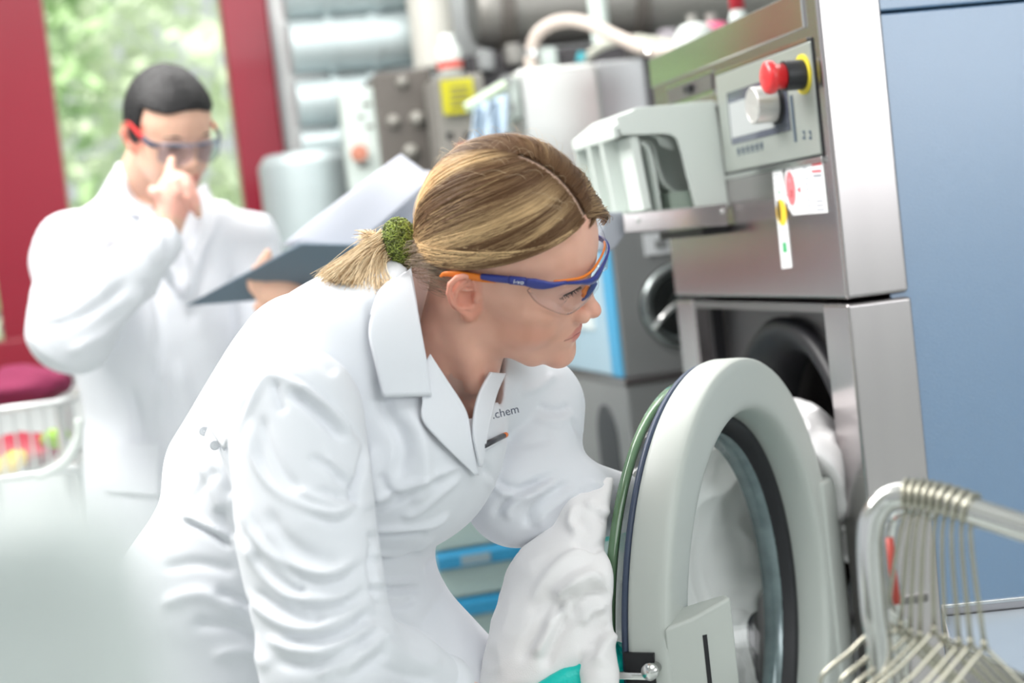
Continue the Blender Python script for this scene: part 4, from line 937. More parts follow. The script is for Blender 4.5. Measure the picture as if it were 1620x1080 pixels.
def strands(n, side, rng, T=22):
    s = np.sort(rng.uniform(0, 1, n)) ** 1.0
    E = lambda p: (np.asarray(p) - HC0) / HRAD
    # roots: 0..0.16 along the front hairline from temple to the part, then back along the part
    th = np.linspace(0, 1, 60)
    rt = []; ct = []
    for u in s:
        if u < .22:
            k = u / .22; rt.append((.048 + .029 * sin(k * pi / 2), side * .064 * (1 - k) ** .75 - PART * k, .071 + .024 * k)); ct.append((.0 + .034 * k, side * (.092 + .004 * k), .074 - .004 * k))
        else:
            k = (u - .22) / .78; xx = .077 - .125 * k; zz = .042 + .099 * sqrt(max(0, 1 - ((xx - .003) / .0905) ** 2))
            rt.append((xx, side * (.0046 if k < .62 else .001) - PART, zz)); ct.append((.034 - .104 * k, side * (.094 - .092 * k), .053 + .078 * k - .03 * k * k))
    rt = np.array(rt); ct = np.array(ct)
    if side > 0:
        kk = np.clip(1 - s / .75, 0, 1)[:, None]; ct = ct + kk * V(.052, -.012, .028); rt = rt - (s < .22)[:, None] * V(0, 0, .012)
    rt = E(rt) + rng.normal(size=(n, 3)) * .012; ct = E(ct) + rng.normal(size=(n, 3)) * .03
    kn = E(KNOT)[None] + rng.normal(size=(n, 3)) * V(.02, .09, .09)
    t = np.linspace(0, 1, T)[None, :, None] ** .95
    b = (1 - t) ** 2 * rt[:, None] + 2 * t * (1 - t) * ct[:, None] + t * t * kn[:, None]
    r = np.linalg.norm(b, axis=2, keepdims=True)
    d = b / r
    clump = .008 * np.sin(s * 140 + 2 * np.sin(s * 37))[:, None, None]
    off = 1.012 + np.abs(rng.normal(size=(n, 1, 1))) * .018 + clump * np.sin(t * pi) + .02 * np.sin(t * pi) ** .7
    p = HC0 + d * HRAD * off
    e = np.clip((t - .86) / .14, 0, 1) ** 1.3
    p = p * (1 - e) + (KNOT + rng.normal(size=(n, 1, 3)) * V(.001, .0085, .0095)) * e
    if side < 0:
        zm = .0465 + .60 * np.maximum(p[..., 0], 0) + .50 * np.minimum(p[..., 0], 0) + rng.uniform(0, .006, (n, 1)); wz = np.clip((p[..., 0] + .078) / .03, 0, 1)
        p[..., 2] = np.where(p[..., 2] < zm, p[..., 2] * (1 - wz) + zm * wz, p[..., 2])
    # fine waviness
    ph = rng.uniform(0, 6.28, (n, 1)); amp = rng.uniform(0, .0011, (n, 1)); tt = t[..., 0]
    p[..., 2] += amp * np.sin(tt * 9 + ph) * tt; p[..., 1] += amp * np.sin(tt * 8 + ph * 2) * tt
    lift = d / HRAD
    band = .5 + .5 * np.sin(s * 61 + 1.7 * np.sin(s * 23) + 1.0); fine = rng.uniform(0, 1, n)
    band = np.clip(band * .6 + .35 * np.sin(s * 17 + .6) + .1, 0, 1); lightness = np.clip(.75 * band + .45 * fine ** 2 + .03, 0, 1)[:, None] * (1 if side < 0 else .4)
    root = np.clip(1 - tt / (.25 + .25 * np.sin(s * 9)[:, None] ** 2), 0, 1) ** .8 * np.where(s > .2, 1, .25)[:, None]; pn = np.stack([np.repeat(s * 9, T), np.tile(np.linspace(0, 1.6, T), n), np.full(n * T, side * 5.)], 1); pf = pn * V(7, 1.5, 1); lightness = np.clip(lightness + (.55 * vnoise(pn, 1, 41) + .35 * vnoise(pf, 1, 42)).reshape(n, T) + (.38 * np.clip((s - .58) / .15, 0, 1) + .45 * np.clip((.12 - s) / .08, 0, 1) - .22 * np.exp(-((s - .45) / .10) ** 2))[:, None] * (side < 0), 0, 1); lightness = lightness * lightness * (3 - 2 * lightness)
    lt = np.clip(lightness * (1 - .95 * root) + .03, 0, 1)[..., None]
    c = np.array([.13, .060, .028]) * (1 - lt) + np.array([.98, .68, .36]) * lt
    wd = np.full((n, T), .00030) * rng.uniform(.6, 1.5, (n, 1)) * (1 - .35 * np.abs(2 * tt - 1))
    return p, wd, c, lift
allv = []; allq = []; allc = []; nv = 0
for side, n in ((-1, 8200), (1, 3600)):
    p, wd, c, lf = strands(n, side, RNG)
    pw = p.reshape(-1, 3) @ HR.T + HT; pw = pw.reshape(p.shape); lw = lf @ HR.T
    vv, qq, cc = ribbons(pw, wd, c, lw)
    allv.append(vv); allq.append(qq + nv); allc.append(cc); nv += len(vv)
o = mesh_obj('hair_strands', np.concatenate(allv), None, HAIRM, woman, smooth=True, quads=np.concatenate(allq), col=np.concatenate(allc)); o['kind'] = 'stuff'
# hair swept over the far corner of the forehead
nT = 900; u_ = RNG.uniform(0, 1, (nT, 1, 1)); t_ = np.linspace(0, 1, 12)[None, :, None]
a_ = np.concatenate([.0815 - .033 * u_, -.0070 + .004 * (1 - u_), .0925 + .028 * u_], 2) + RNG.normal(size=(nT, 1, 3)) * .0007
b_ = np.concatenate([.103 - .026 * u_, .030 + 0 * u_, .090 + .034 * u_], 2) + RNG.normal(size=(nT, 1, 3)) * .0022
c_ = np.concatenate([.090 - .052 * u_, .074 + 0 * u_, .040 + .052 * u_], 2) + RNG.normal(size=(nT, 1, 3)) * .003
pt_ = (1 - t_) ** 2 * a_ + 2 * t_ * (1 - t_) * b_ + t_ * t_ * c_
kk = np.clip(RNG.uniform(0, .75, (nT, 1, 1)) * (.35 + t_), 0, 1); ct_ = V(.115, .062, .032) * (1 - kk) + V(.74, .50, .265) * kk
pw = H2W(pt_.reshape(-1, 3)).reshape(pt_.shape); vv, qq, cc = ribbons(pw, np.full((nT, 12), .00032), ct_, (pt_ - V(.01, 0, .04)) @ HR.T)
o = mesh_obj('front_hair', vv, None, HAIRM, woman, smooth=True, quads=qq, col=cc); o['kind'] = 'stuff'
# short nape hair and loose hairs
def loose(n, rng, fn, T=10, w0=.00022):
    pp = []; cc = []
    for _ in range(n):
        a, b = fn(rng); pp.append(a); cc.append(np.tile(b, (T, 1)))
    pp = np.array(pp); return pp, np.full(pp.shape[:2], w0) * np.linspace(1, .3, pp.shape[1])[None], np.array(cc)
def nape(rng):
    u = rng.uniform(); x0 = -.025 - .055 * u; y0 = -.068 + .035 * u ** 2 + rng.normal() * .002; z0 = .024 - .034 * rng.uniform() ** 1.3
    a = V(x0, y0 - .002, z0); b = V(x0 - .03, y0 * .8 - .006, z0 - .012 + rng.normal() * .006); e = a * .3 + KNOT * .7 + V(.0, -.012, -.012)
    t = np.linspace(0, 1, 10)[:, None]; p = (1 - t) ** 2 * a + 2 * t * (1 - t) * b + t * t * e
    k = rng.uniform(.25, 1); return H2W(a + (p - a) * k), V(.34, .26, .19) * rng.uniform(.5, 1.7)
def fly(rng):
    u = rng.uniform(); th = rng.uniform(.75, 2.6); sgn = -1 if rng.uniform() < .6 else 1
    c = V(cos(th), sgn * rng.uniform(.05, .6), sin(th)); c /= np.linalg.norm(c); a = HC0 + c * HRAD * 1.03
    d = V(-sin(th) * 1.2, sgn * rng.uniform(.2, .8), cos(th) - .2); d /= np.linalg.norm(d)
    t = np.linspace(0, 1, 10)[:, None]; L_ = rng.uniform(.012, .03)
    return H2W(a + d * t * L_ + c * (.010 * np.sin(t * pi) + .004 * t)), V(.62, .47, .30)
ps, ws, cs = [], [], []
for n, fn in ((420, nape), (70, fly)):
    a, b, c = loose(n, RNG, fn); ps.append(a); ws.append(b); cs.append(c)
ps = np.concatenate(ps); lf = ps - H2W((-.012, 0, .03)); vv, qq, cc = ribbons(ps, np.concatenate(ws), np.concatenate(cs), lf)
o = mesh_obj('loose_hairs', vv, None, HAIRM, woman, smooth=True, quads=qq, col=cc); o['kind'] = 'stuff'
# ponytail
def tail(n, rng, T=16):
    a = P(622, 388, 1.683); ps = np.zeros((n, T, 3)); cs = np.zeros((n, T, 3)); t = np.linspace(0, 1, T)[:, None]
    for i in range(n):
        u = rng.uniform(); r2 = rng.normal(size=3)
        # fan of ends from the upper-left tip to the lower right
        ex = 506 + 108 * u ** .8 + rng.normal() * 8; ey = 436 + 25 * sin(min(u, 1) * 2.1) + rng.normal() * 4
        L_ = rng.uniform(.82, 1.04); dd = 1.615 + (rng.uniform() - .5) * .03
        e = P(ex, ey, dd); m = P(592 - 12 * (1 - u) + rng.normal() * 5, 384 + 36 * u + rng.normal() * 9, 1.655 + rng.normal() * .008)
        s_ = a + (RV * 0 + DV * (u - .5) * .022 + rng.normal(size=3) * .005)
        p = (1 - t) ** 2 * s_ + 2 * t * (1 - t) * m + t * t * e
        p = s_ + (p - s_) * L_; ps[i] = p
        k = np.clip(.62 + .3 * sin(u * 30) + rng.normal() * .22, 0, 1); cs[i] = np.array([.34, .20, .09]) * (1 - k) + np.array([.95, .76, .50]) * k
    return ps, cs
ps, cs = tail(5200, RNG); 
wd = np.full(ps.shape[:2], 0.00042) * np.linspace(1.1, .6, ps.shape[1])[None]
lf = np.broadcast_to(-fwv - DV * .6, ps.shape) + (RNG.normal(size=(len(ps), 1, 3)) * .22)
vv, qq, cc = ribbons(ps, wd, cs, lf)
o = mesh_obj('ponytail', vv, None, HAIRM, woman, smooth=True, quads=qq, col=cc); o['kind'] = 'stuff'
# back tuft of the ponytail (upper part standing behind the tie)
ps2 = ps[:700].copy(); 
a0 = P(622, 380, 1.69); t = np.linspace(0, 1, 16)[:, None]
for i in range(700):
    u = RNG.uniform(); e = P(566 + 30 * u + RNG.normal() * 4, 362 + 50 * RNG.uniform(), 1.705 + RNG.normal() * .006); m = P(590, 368 + 14 * u, 1.695)
    s_ = a0 + RNG.normal(size=3) * .006; ps2[i] = (1 - t) ** 2 * s_ + 2 * t * (1 - t) * m + t * t * e
vv, qq, cc = ribbons(ps2, wd[:700], cs[:700] * 1.08, lf[:700])
o = mesh_obj('ponytail_tuft', vv, None, HAIRM, woman, smooth=True, quads=qq, col=cc); o['kind'] = 'stuff'
# fuzzy green hair tie
TIEM = mat('green_fuzzy_yarn', (.27, .36, .07), .8, noise=.3, nscale=90, attr='Col', sheen=.3)
tc_ = P(634, 385, 1.672); ps = []; cs = []; rg = RNG
for i in range(1500):
    u = rg.normal(size=3); u /= np.linalg.norm(u)
    s_ = tc_ + (RV * u[0] * .0165 + DV * u[1] * .0235 - DV * 0 + fwv * u[2] * .019) + RV * .12 * (u[1] * .0235)
    n_ = nrm(s_ - tc_); tn = nrm(np.cross(n_, rg.normal(size=3))); L_ = rg.uniform(.004, .0095) * (1.9 if rg.uniform() < .01 else 1)
    b_ = np.cross(n_, tn); ph = rg.uniform(0, 6.3); tt = np.linspace(0, 1, 7)
    ps.append([s_ + tn * (k - .5) * L_ + n_ * (.0034 * sin(k * 3.1) + .0015 * sin(k * 7 + ph)) + b_ * .0022 * sin(k * 6 + ph) for k in tt])
    c = V(.25, .31, .06) * rg.uniform(.3, 1.9); cs.append(np.tile(np.clip(c, 0, .9), (7, 1)))
ps = np.array(ps); cs = np.array(cs); mbv = []; 
tg = np.gradient(ps, axis=1); tg /= np.linalg.norm(tg, axis=2, keepdims=True); u1 = np.cross(tg, V(.3, .5, .8)); u1 /= np.linalg.norm(u1, axis=2, keepdims=True); u2 = np.cross(tg, u1)
rad = .00062; ring_ = np.stack([ps + rad * (u1 * cos(2 * pi * k / 4) + u2 * sin(2 * pi * k / 4)) for k in range(4)], 2)
S_, T_ = ps.shape[:2]; b0 = (np.arange(S_)[:, None] * T_ + np.arange(T_ - 1)[None]) * 4
qq = np.concatenate([np.stack([b0 + k, b0 + (k + 1) % 4, b0 + 4 + (k + 1) % 4, b0 + 4 + k], -1).reshape(-1, 4) for k in range(4)])
v1, q1 = surfnet(lambda p: sd_ell(p, tc_, (.0155, .0215, .0175), np.stack([RV, DV, fwv], 1).astype(np.float32)), tc_ - .03, tc_ + .03, .003)
allv = np.concatenate([ring_.reshape(-1, 3), v1]); allq = np.concatenate([qq, q1 + S_ * T_ * 4])
allc = np.concatenate([np.repeat(cs.reshape(-1, 3), 4, 0), np.tile(V(.10, .15, .03), (len(v1), 1))])
o = mesh_obj('hair_tie', allv, None, TIEM, woman, smooth=True, quads=allq, col=allc)
o['label'] = 'fuzzy green hair tie'

# ---- safety glasses
gl = thing('safety_glasses', tuple(H2W((.1, 0, .02))), 'clear safety glasses with blue and orange temples worn by the fair haired person', 'glasses')
GBLUE = mat('deep_blue_plastic', (.022, .035, .24), .28, coat=.3, noise=.02)
GOR = mat('orange_plastic', (.85, .22, .02), .35, noise=.02)
LENS = clear_mat('clear_lens', (.965, .97, .985), 1.38)
def sweep(ctr, hgt, thk, m, name, parent=gl, sub=5, tilt=None):
    """flat-sided bar along head-frame points; hgt/thk per point"""
    c = np.array(spline(ctr, sub)); n = len(c); tp = np.linspace(0, 1, len(ctr)); ti = np.linspace(0, 1, n)
    hg = np.interp(ti, tp, hgt); th_ = np.interp(ti, tp, thk)
    tg = np.gradient(c, axis=0); tg /= np.linalg.norm(tg, axis=1, keepdims=True)
    up = V(0, 0, 1) - tg * (tg @ V(0, 0, 1))[:, None]; up /= np.linalg.norm(up, axis=1, keepdims=True); sd_ = np.cross(tg, up)
    K = 10; vs = []
    for i in range(n):
        for k in range(K):
            a = 2 * pi * k / K; ca, sa = cos(a), sin(a); e = .6
            vs.append(c[i] + up[i] * hg[i] * np.sign(sa) * abs(sa) ** e + sd_[i] * th_[i] * np.sign(ca) * abs(ca) ** e)
    fs = [(i * K + k, i * K + (k + 1) % K, (i + 1) * K + (k + 1) % K, (i + 1) * K + k) for i in range(n - 1) for k in range(K)] + [tuple(range(K - 1, -1, -1)), tuple((n - 1) * K + k for k in range(K))]
    return mesh_obj(name, H2W(vs), fs, m, parent, smooth=True)
yN = -.0785
tp0 = [HP(697, 437, -.074), HP(705, 433, -.0765), HP(730, 434.5, yN), HP(762, 439, yN)]
sweep(tp0, [.0012, .0026, .0040, .0034], [.0012, .0015, .0018, .0018], GOR, 'temple_tip')
sweep([HP(745, 441, -.0775), HP(765, 444, -.0775), HP(785, 446, -.0772)], [.0014, .0014, .0006], [.0012] * 3, GOR, 'temple_trim')
sweep([HP(761, 437, yN), HP(782, 440, -.0782), HP(806, 442.5, -.0775)], [.0030, .0040, .0040], [.0022] * 3, GBLUE, 'temple')
sweep([HP(806, 442.5, -.0778), HP(820, 444, -.0772), HP(832, 445.5, -.0765)], [.0046, .0046, .0046], [.0026] * 3, GBLUE, 'temple_joint')
sweep([HP(832, 446, -.0765), HP(846, 448.5, -.075), HP(860, 450.5, -.073), HP(874, 450.5, -.070), HP(896, 446.5, -.062)], [.0044, .0058, .0052, .0034, .0016], [.0024, .0024, .0022, .002, .0015], GBLUE, 'temple')
for px in (806, 832):
    pass
# brow bar: near corner, across the front, to the far corner
bar = [HP(868, 451, -.068), HP(893, 448, -.060), HP(918, 446.5, -.045), HP(936, 444, -.027), HP(945.5, 435, -.010), HP(953, 421, .010), HP(960, 405, .030), HP(962, 392, .046), HP(956, 381, .060), HP(940, 372, .070)]
sweep(bar, [.0012, .0014, .0020, .0042, .0052, .0046, .0034, .0028, .0030, .003], [.0012, .0014, .0016, .0022, .0026, .0022, .0018, .0018, .0018, .0018], GBLUE, 'brow_bar')
ob_ = [HP(876, 445, -.064), HP(900, 442.5, -.055), HP(920, 439, -.040), HP(936, 429, -.022), HP(946, 415, -.002), HP(953, 402, .016), HP(956.5, 390, .032), HP(956, 382, .045)]
sweep(ob_, [.0007, .0012, .0016, .0018, .0018, .0016, .0013, .0008], [.0012] * 8, GOR, 'brow_pad')
# lens: lofted between the brow bar and its lower edge, near and far halves in one sheet
up_ = np.array(spline([HP(838, 456, -.0745), HP(862, 453, -.071), HP(893, 449, -.061), HP(918, 447, -.046), HP(936, 444, -.028), HP(945, 436, -.010)], 6))
lo_ = np.array(spline([HP(836, 462, -.0745), HP(848, 477, -.071), HP(870, 490, -.062), HP(897, 497, -.050), HP(920, 484, -.034), HP(938, 462, -.020)], 6))
def lens_obj(up_, lo_, name):
    n = len(up_); M_ = 9; vs = []
    for i in range(n):
        for k in range(M_):
            t = k / (M_ - 1); p = up_[i] * (1 - t) + lo_[i] * t + V(.004, -.003 if up_[i][1] < 0 else .003, 0) * sin(t * pi); vs.append(p)
    fs = [(i * M_ + k, i * M_ + k + 1, (i + 1) * M_ + k + 1, (i + 1) * M_ + k) for i in range(n - 1) for k in range(M_ - 1)]
    o = mesh_obj(name, H2W(vs), fs, LENS, gl, smooth=True); s_ = o.modifiers.new('thick', 'SOLIDIFY'); s_.thickness = .0016; s_.offset = 0
    return o
lens_obj(up_, lo_, 'lens')
mir = lambda a: a * V(1, -1, 1)
lens_obj(mir(up_)[::-1], mir(lo_)[::-1], 'lens')
RIMM = mat('lens_edge', (.42, .24, .20), .25)
MB().tube([H2W(p) for p in lo_], .0007, 6).obj('lens_rim', RIMM, gl, smooth=True)
MB().tube([H2W(p) for p in spline([HP(838, 456, -.0745), HP(834.5, 459, -.0745), HP(836, 462, -.0745)], 5)], .0006, 6).obj('lens_rim', RIMM, gl, smooth=True)
# nose piece
sweep([HP(941, 447, -.016), HP(935, 458, -.0165), HP(926, 470, -.017), HP(921, 475, -.017)], [.003, .0028, .0020, .001], [.0022, .0022, .002, .001], GBLUE, 'nose_piece')
sweep([HP(930, 452, -.017), HP(925, 460, -.0185), HP(922, 469, -.0185)], [.0026, .0034, .002], [.0012] * 3, GOR, 'nose_pad')
# lettering on the joint
a_, b_ = H2W(HP(811.5, 448, -.0806)), H2W(HP(826, 449.6, -.0800))
xd = nrm(b_ - a_); nn_ = HR @ V(0, -1, 0)
text('lettering', 'i-vo', .0072, a_, xd, np.cross(nn_, xd), mat('white_ink', (.9, .9, .92), .5), gl, .0002, .2)
MBw = None
# ================================================================== the woman: coat, trousers, hands
COATM = mat('white_cotton', (.755, .775, .82), .75, spec=.25, noise=.02, nscale=20, bump=.12, bscale=1500, sheen=.15)
shR, elR, wrR = P(468, 655, 1.515), P(522, 1052, 1.445), P(740, 1124, 1.59)
shL, elL, wrL = P(842, 640, 1.86), P(818, 778, 1.80), P(985, 795, 1.93)
Lx = nrm(RV * .56 - DV * .03 + fwv * .83)
Tz0 = nrm(RV * .50 - DV * .85 - fwv * .05); Tz = nrm(Tz0 - Lx * (Tz0 @ Lx)); Nx = np.cross(Lx, Tz)
TB = np.stack([Nx, Lx, Tz], 1)                    # columns: forward, her left, up the spine
if Nx @ RV < 0: pass
def coat_core(p):
    d = sd_ell(p, P(592, 640, 1.725), (.127, .172, .17), TB)
    d = smin(d, sd_ell(p, P(474, 820, 1.755), (.118, .148, .19), TB), .07)
    d = smin(d, sd_ell(p, P(405, 960, 1.785), (.130, .165, .15), TB), .06)
    d = smin(d, sd_con(p, P(500, 575, 1.63), P(650, 560, 1.72), .060, .060), .05)
    d = smin(d, sd_con(p, P(640, 540, 1.755), P(840, 640, 1.85), .058, .055), .05)
    d = smin(d, sd_con(p, P(655, 492, 1.765), P(640, 560, 1.745), .040, .068), .04)
    d = smin(d, sd_ell(p, P(672, 745, 1.665), (.062, .10, .085), TB), .05)      # bust and front
    d = smin(d, sd_con(p, P(455, 545, 1.75), P(347, 740, 1.78), .050, .060), .05)
    # skirt of the coat, near hip and far front
    d = smin(d, sd_con(p, P(365, 1010, 1.72), P(400, 1350, 1.69), .130, .15), .05)
    d = smin(d, sd_con(p, P(555, 975, 1.77), P(790, 1250, 1.80), .100, .112), .06)
    return d
def neck_open(p):
    a = sd_con(p, P(722, 560, 1.69), P(742, 640, 1.655), .050, .020)
    a = np.minimum(a, sd_con(p, H2W((-.02, -.01, -.02)), P(712, 605, 1.705), .060, .058))
    a = np.minimum(a, sd_con(p, P(690, 455, 1.69), P(722, 585, 1.68), .050, .052))
    a = np.minimum(a, sd_con(p, P(733, 580, 1.64), P(752, 690, 1.595), .050, .008))
    return np.minimum(a, sd_con(p, P(702, 462, 1.63), P(716, 560, 1.63), .043, .043))
def sleeves(p):
    r = sd_chain(p, [shR, P(486, 850, 1.475), elR], [.066, .0655, .060])
    r = smin(r, sd_chain(p, [elR, P(625, 1070, 1.52), P(694, 1102, 1.562)], [.058, .050, .040]), .02)
    l = sd_chain(p, [shL, P(838, 720, 1.83), elL], [.062, .060, .058])
    l = smin(l, sd_chain(p, [elL, P(905, 790, 1.80), wrL], [.056, .048, .036]), .025)
    return np.minimum(r, l)
def coat_sdf(p):
    d = smin(coat_core(p), sleeves(p), .006)
    d = smax(d, -neck_open(p), .006)
    return smax(d, -sd_con(p, P(694, 1102, 1.562), wrR, .034, .034), .004)
# dressmaking strokes: (points in the picture plane on the near surface, half width mm, height mm)
STK_ = [
 ([(360, 704), (384, 651), (401, 606), (425, 584), (470, 596), (490, 606), (529, 642), (558, 675), (577, 706), (567, 757)], 2.6, -2.6),
 ([(366, 700), (391, 650), (408, 612), (428, 592), (468, 606), (486, 618), (522, 652), (550, 684), (566, 712)], 5, 3.2),
 ([(448, 612), (490, 640), (520, 668), (550, 700)], 6, -7), ([(432, 600), (440, 625), (449, 655)], 4.5, -5),
 ([(456, 600), (500, 630), (530, 655), (560, 690)], 5, 4),
 ([(394, 656), (402, 719), (430, 767), (478, 801), (529, 813), (566, 794)], 5, 5.5), ([(404, 680), (416, 735), (442, 776), (484, 806), (530, 824), (570, 806)], 5, -4),
 ([(414, 650), (424, 700), (448, 748), (480, 780)], 6, -3.5),
 ([(380, 772), (397, 829), (430, 873), (479, 902), (529, 906), (579, 868)], 6, 6), ([(392, 800), (412, 846), (444, 882), (484, 914), (530, 918), (584, 884)], 5, -4.5),
 ([(420, 800), (450, 850), (490, 878), (540, 884)], 8, -3.5),
 ([(384, 849), (406, 887), (440, 926), (474, 947), (529, 947), (574, 921)], 6, 6), ([(398, 868), (424, 905), (460, 932), (490, 936)], 5, -6), ([(450, 952), (500, 962), (550, 952), (588, 925)], 6, -4),
 ([(389, 930), (430, 974), (481, 996), (530, 985), (588, 945)], 7, 6), ([(400, 930), (440, 962), (480, 978), (520, 974)], 5, -5),
 ([(562, 767), (535, 748), (509, 730), (488, 722)], 4.5, -4), ([(562, 758), (538, 740), (512, 720)], 4, 3), ([(564, 781), (530, 781), (500, 772)], 4, -3.5), ([(566, 790), (535, 795), (500, 788), (470, 770)], 4, 2.5),
 ([(418, 1003), (457, 1024), (512, 1030), (570, 1000), (600, 975)], 6, 5.5), ([(430, 1040), (470, 1052), (520, 1046), (575, 1015), (604, 992)], 6, -5),
 ([(445, 1010), (480, 1012), (540, 1004), (590, 968)], 5, -5), ([(529, 1068), (570, 1036), (598, 1010), (618, 1004)], 6, 5), ([(500, 1075), (540, 1040), (575, 1022)], 5, 5), ([(548, 1075), (590, 1044), (615, 1030)], 5, -4),
 ([(600, 1010), (650, 1040), (700, 1058)], 6, 3), ([(580, 1045), (640, 1066), (690, 1078)], 6, -3),
 ([(578, 700), (572, 740), (562, 776), (568, 800)], 3.2, -8), ([(566, 772), (545, 764), (526, 748)], 3, -5), ([(568, 786), (548, 790), (526, 788)], 3, -5), ([(590, 850), (588, 900), (596, 950)], 4, -5),
 # front of the coat
 ([(604, 560), (610, 640), (632, 682), (640, 719), (628, 775)], 9, -7), ([(640, 640), (668, 700), (672, 760), (650, 800)], 9, 5), ([(582, 700), (592, 760), (600, 800)], 10, 5),
 ([(567, 806), (610, 785), (652, 767), (700, 748), (734, 733)], 4, 3.2), ([(570, 814), (620, 796), (665, 777), (712, 755)], 5, -3.5),
 ([(634, 817), (660, 812), (700, 780), (735, 750)], 5, 3), ([(600, 745), (612, 775), (640, 790)], 5, -4), ([(575, 838), (620, 837), (680, 832), (715, 812)], 4.5, 5), ([(575, 848), (625, 848), (682, 844)], 5, -6),
 ([(578, 873), (625, 876), (655, 870), (690, 850)], 4, 4.5), ([(578, 884), (630, 886), (668, 872)], 5, -6), ([(580, 921), (625, 922), (668, 920)], 4, 4), ([(582, 931), (625, 932), (670, 930)], 5, -6), ([(585, 950), (630, 956), (660, 945)], 5, -4),
 ([(672, 905), (690, 880), (712, 860)], 4, -5), ([(700, 905), (720, 880), (730, 870)], 5, 3), ([(660, 1000), (700, 940), (720, 890)], 9, -4), ([(560, 985), (610, 975), (680, 1010)], 9, -4),
 # back and waist
 ([(470, 520), (500, 560), (540, 590)], 9, -3), ([(585, 470), (590, 520), (604, 565)], 6, -3), ([(328, 690), (352, 745), (365, 790)], 5, -5), ([(300, 700), (330, 760), (360, 820)], 6, 3), ([(290, 822), (330, 842), (370, 868)], 4, -7), ([(285, 812), (325, 830), (368, 850)], 4, 4),
 ([(300, 800), (320, 770), (345, 740)], 7, -3), ([(345, 800), (355, 830), (372, 850)], 7, -5), ([(270, 790), (290, 740), (322, 706)], 6, 3), ([(255, 900), (310, 890), (380, 905)], 7, -4), ([(340, 935), (375, 945), (400, 960)], 6, -4), ([(250, 960), (320, 940), (390, 975)], 9, 4), ([(300, 985), (360, 990), (410, 1010)], 8, -4), ([(330, 1040), (390, 1030), (430, 1060)], 8, 3),
 # far sleeve
 ([(760, 725), (786, 762), (822, 772), (870, 752)], 6, -5), ([(770, 745), (792, 775), (828, 784), (870, 770)], 6, 5), ([(780, 822), (796, 795), (841, 767), (890, 742)], 5, -6), ([(800, 825), (812, 800), (850, 780), (890, 760)], 6, 5), ([(832, 838), (841, 804), (872, 778), (905, 760)], 5, -6), ([(850, 838), (862, 812), (890, 790), (920, 772)], 6, 5), ([(878, 842), (900, 800), (930, 770)], 6, -4),
 ([(846, 640), (880, 650), (905, 640)], 5, -5), ([(840, 660), (880, 668), (908, 655)], 5, 3), ([(795, 690), (830, 700), (880, 690)], 8, -3), ([(820, 620), (850, 612), (880, 590)], 6, 4), ([(905, 660), (925, 700), (945, 730)], 5, -3), ([(930, 760), (950, 770), (975, 765)], 5, 4),
]
def apply_strokes(v, n, strokes, gain=1.0, dmax=None):
    pv = proj(v); face = np.clip((-(n @ fwv)) * 2.2 + .1, 0, 1); out = np.zeros(len(v)); sc = FPX / pv[:, 2] / 1000.
    for pts, hw, hgt in strokes:
        pts = np.array([[*a] for a in pts], float); m = 3; lo_ = pts.min(0) - 45; hi_ = pts.max(0) + 45
        idx = np.nonzero((pv[:, 0] > lo_[0]) & (pv[:, 0] < hi_[0]) & (pv[:, 1] > lo_[1]) & (pv[:, 1] < hi_[1]) & (face > 0))[0]
        if len(idx) == 0: continue
        # smooth the polyline
        q = np.array(spline([(*a, 0) for a in pts], 5))[:, :2]; x = pv[idx, :2]; best = np.full(len(idx), 1e9); bt = np.zeros(len(idx)); L_ = len(q) - 1
        for i in range(L_):
            a, b = q[i], q[i + 1]; ab = b - a; t = np.clip(((x - a) @ ab) / (ab @ ab + 1e-9), 0, 1); e = np.hypot(*(x - a - t[:, None] * ab).T); s_ = e < best; best[s_] = e[s_]; bt[s_] = (i + t[s_]) / L_
        w_ = hw * .8 * sc[idx]; tap = np.clip(np.minimum(bt, 1 - bt) / .18, 0, 1); tap = tap * tap * (3 - 2 * tap)
        g_ = np.exp(-(best / w_) ** 2)
        out[idx] += hgt * .001 * gain * g_ * tap * face[idx]
    return out
lo = np.minimum.reduce([P(180, 1080, 1.9), P(460, 400, 1.5), P(1000, 800, 1.9)]) - .1
lo = V(-.25, 1.25, .62); hi = V(.66, 2.05, 1.45)
v, q = surfnet(coat_sdf, lo, hi, .0034)
v = relax(v, q, 2, .5); n = vnormals(v, q)
disp = apply_strokes(v, n, STK_, 1.2)
# general soft creasing everywhere (finer along the body's own axes)
uu = v @ Nx; vv_ = v @ Lx; ww = v @ Tz
soft = vnoise(np.stack([uu * .7, vv_ * .8, ww * 2.0], 1), 9, 1) * .0022 + (1 - np.abs(vnoise(np.stack([uu, vv_, ww * 1.6], 1), 16, 2))) ** 3 * .0006
bad = 1 - np.clip(neck_open(v.astype(np.float32)) / .02, 0, 1)
v = v + n * (disp + soft * (1 - bad))[:, None]
v = relax(v, q, 1, .35)
coat = mesh_obj('lab_coat', v, None, COATM, woman, smooth=True, quads=q)
COATV = v

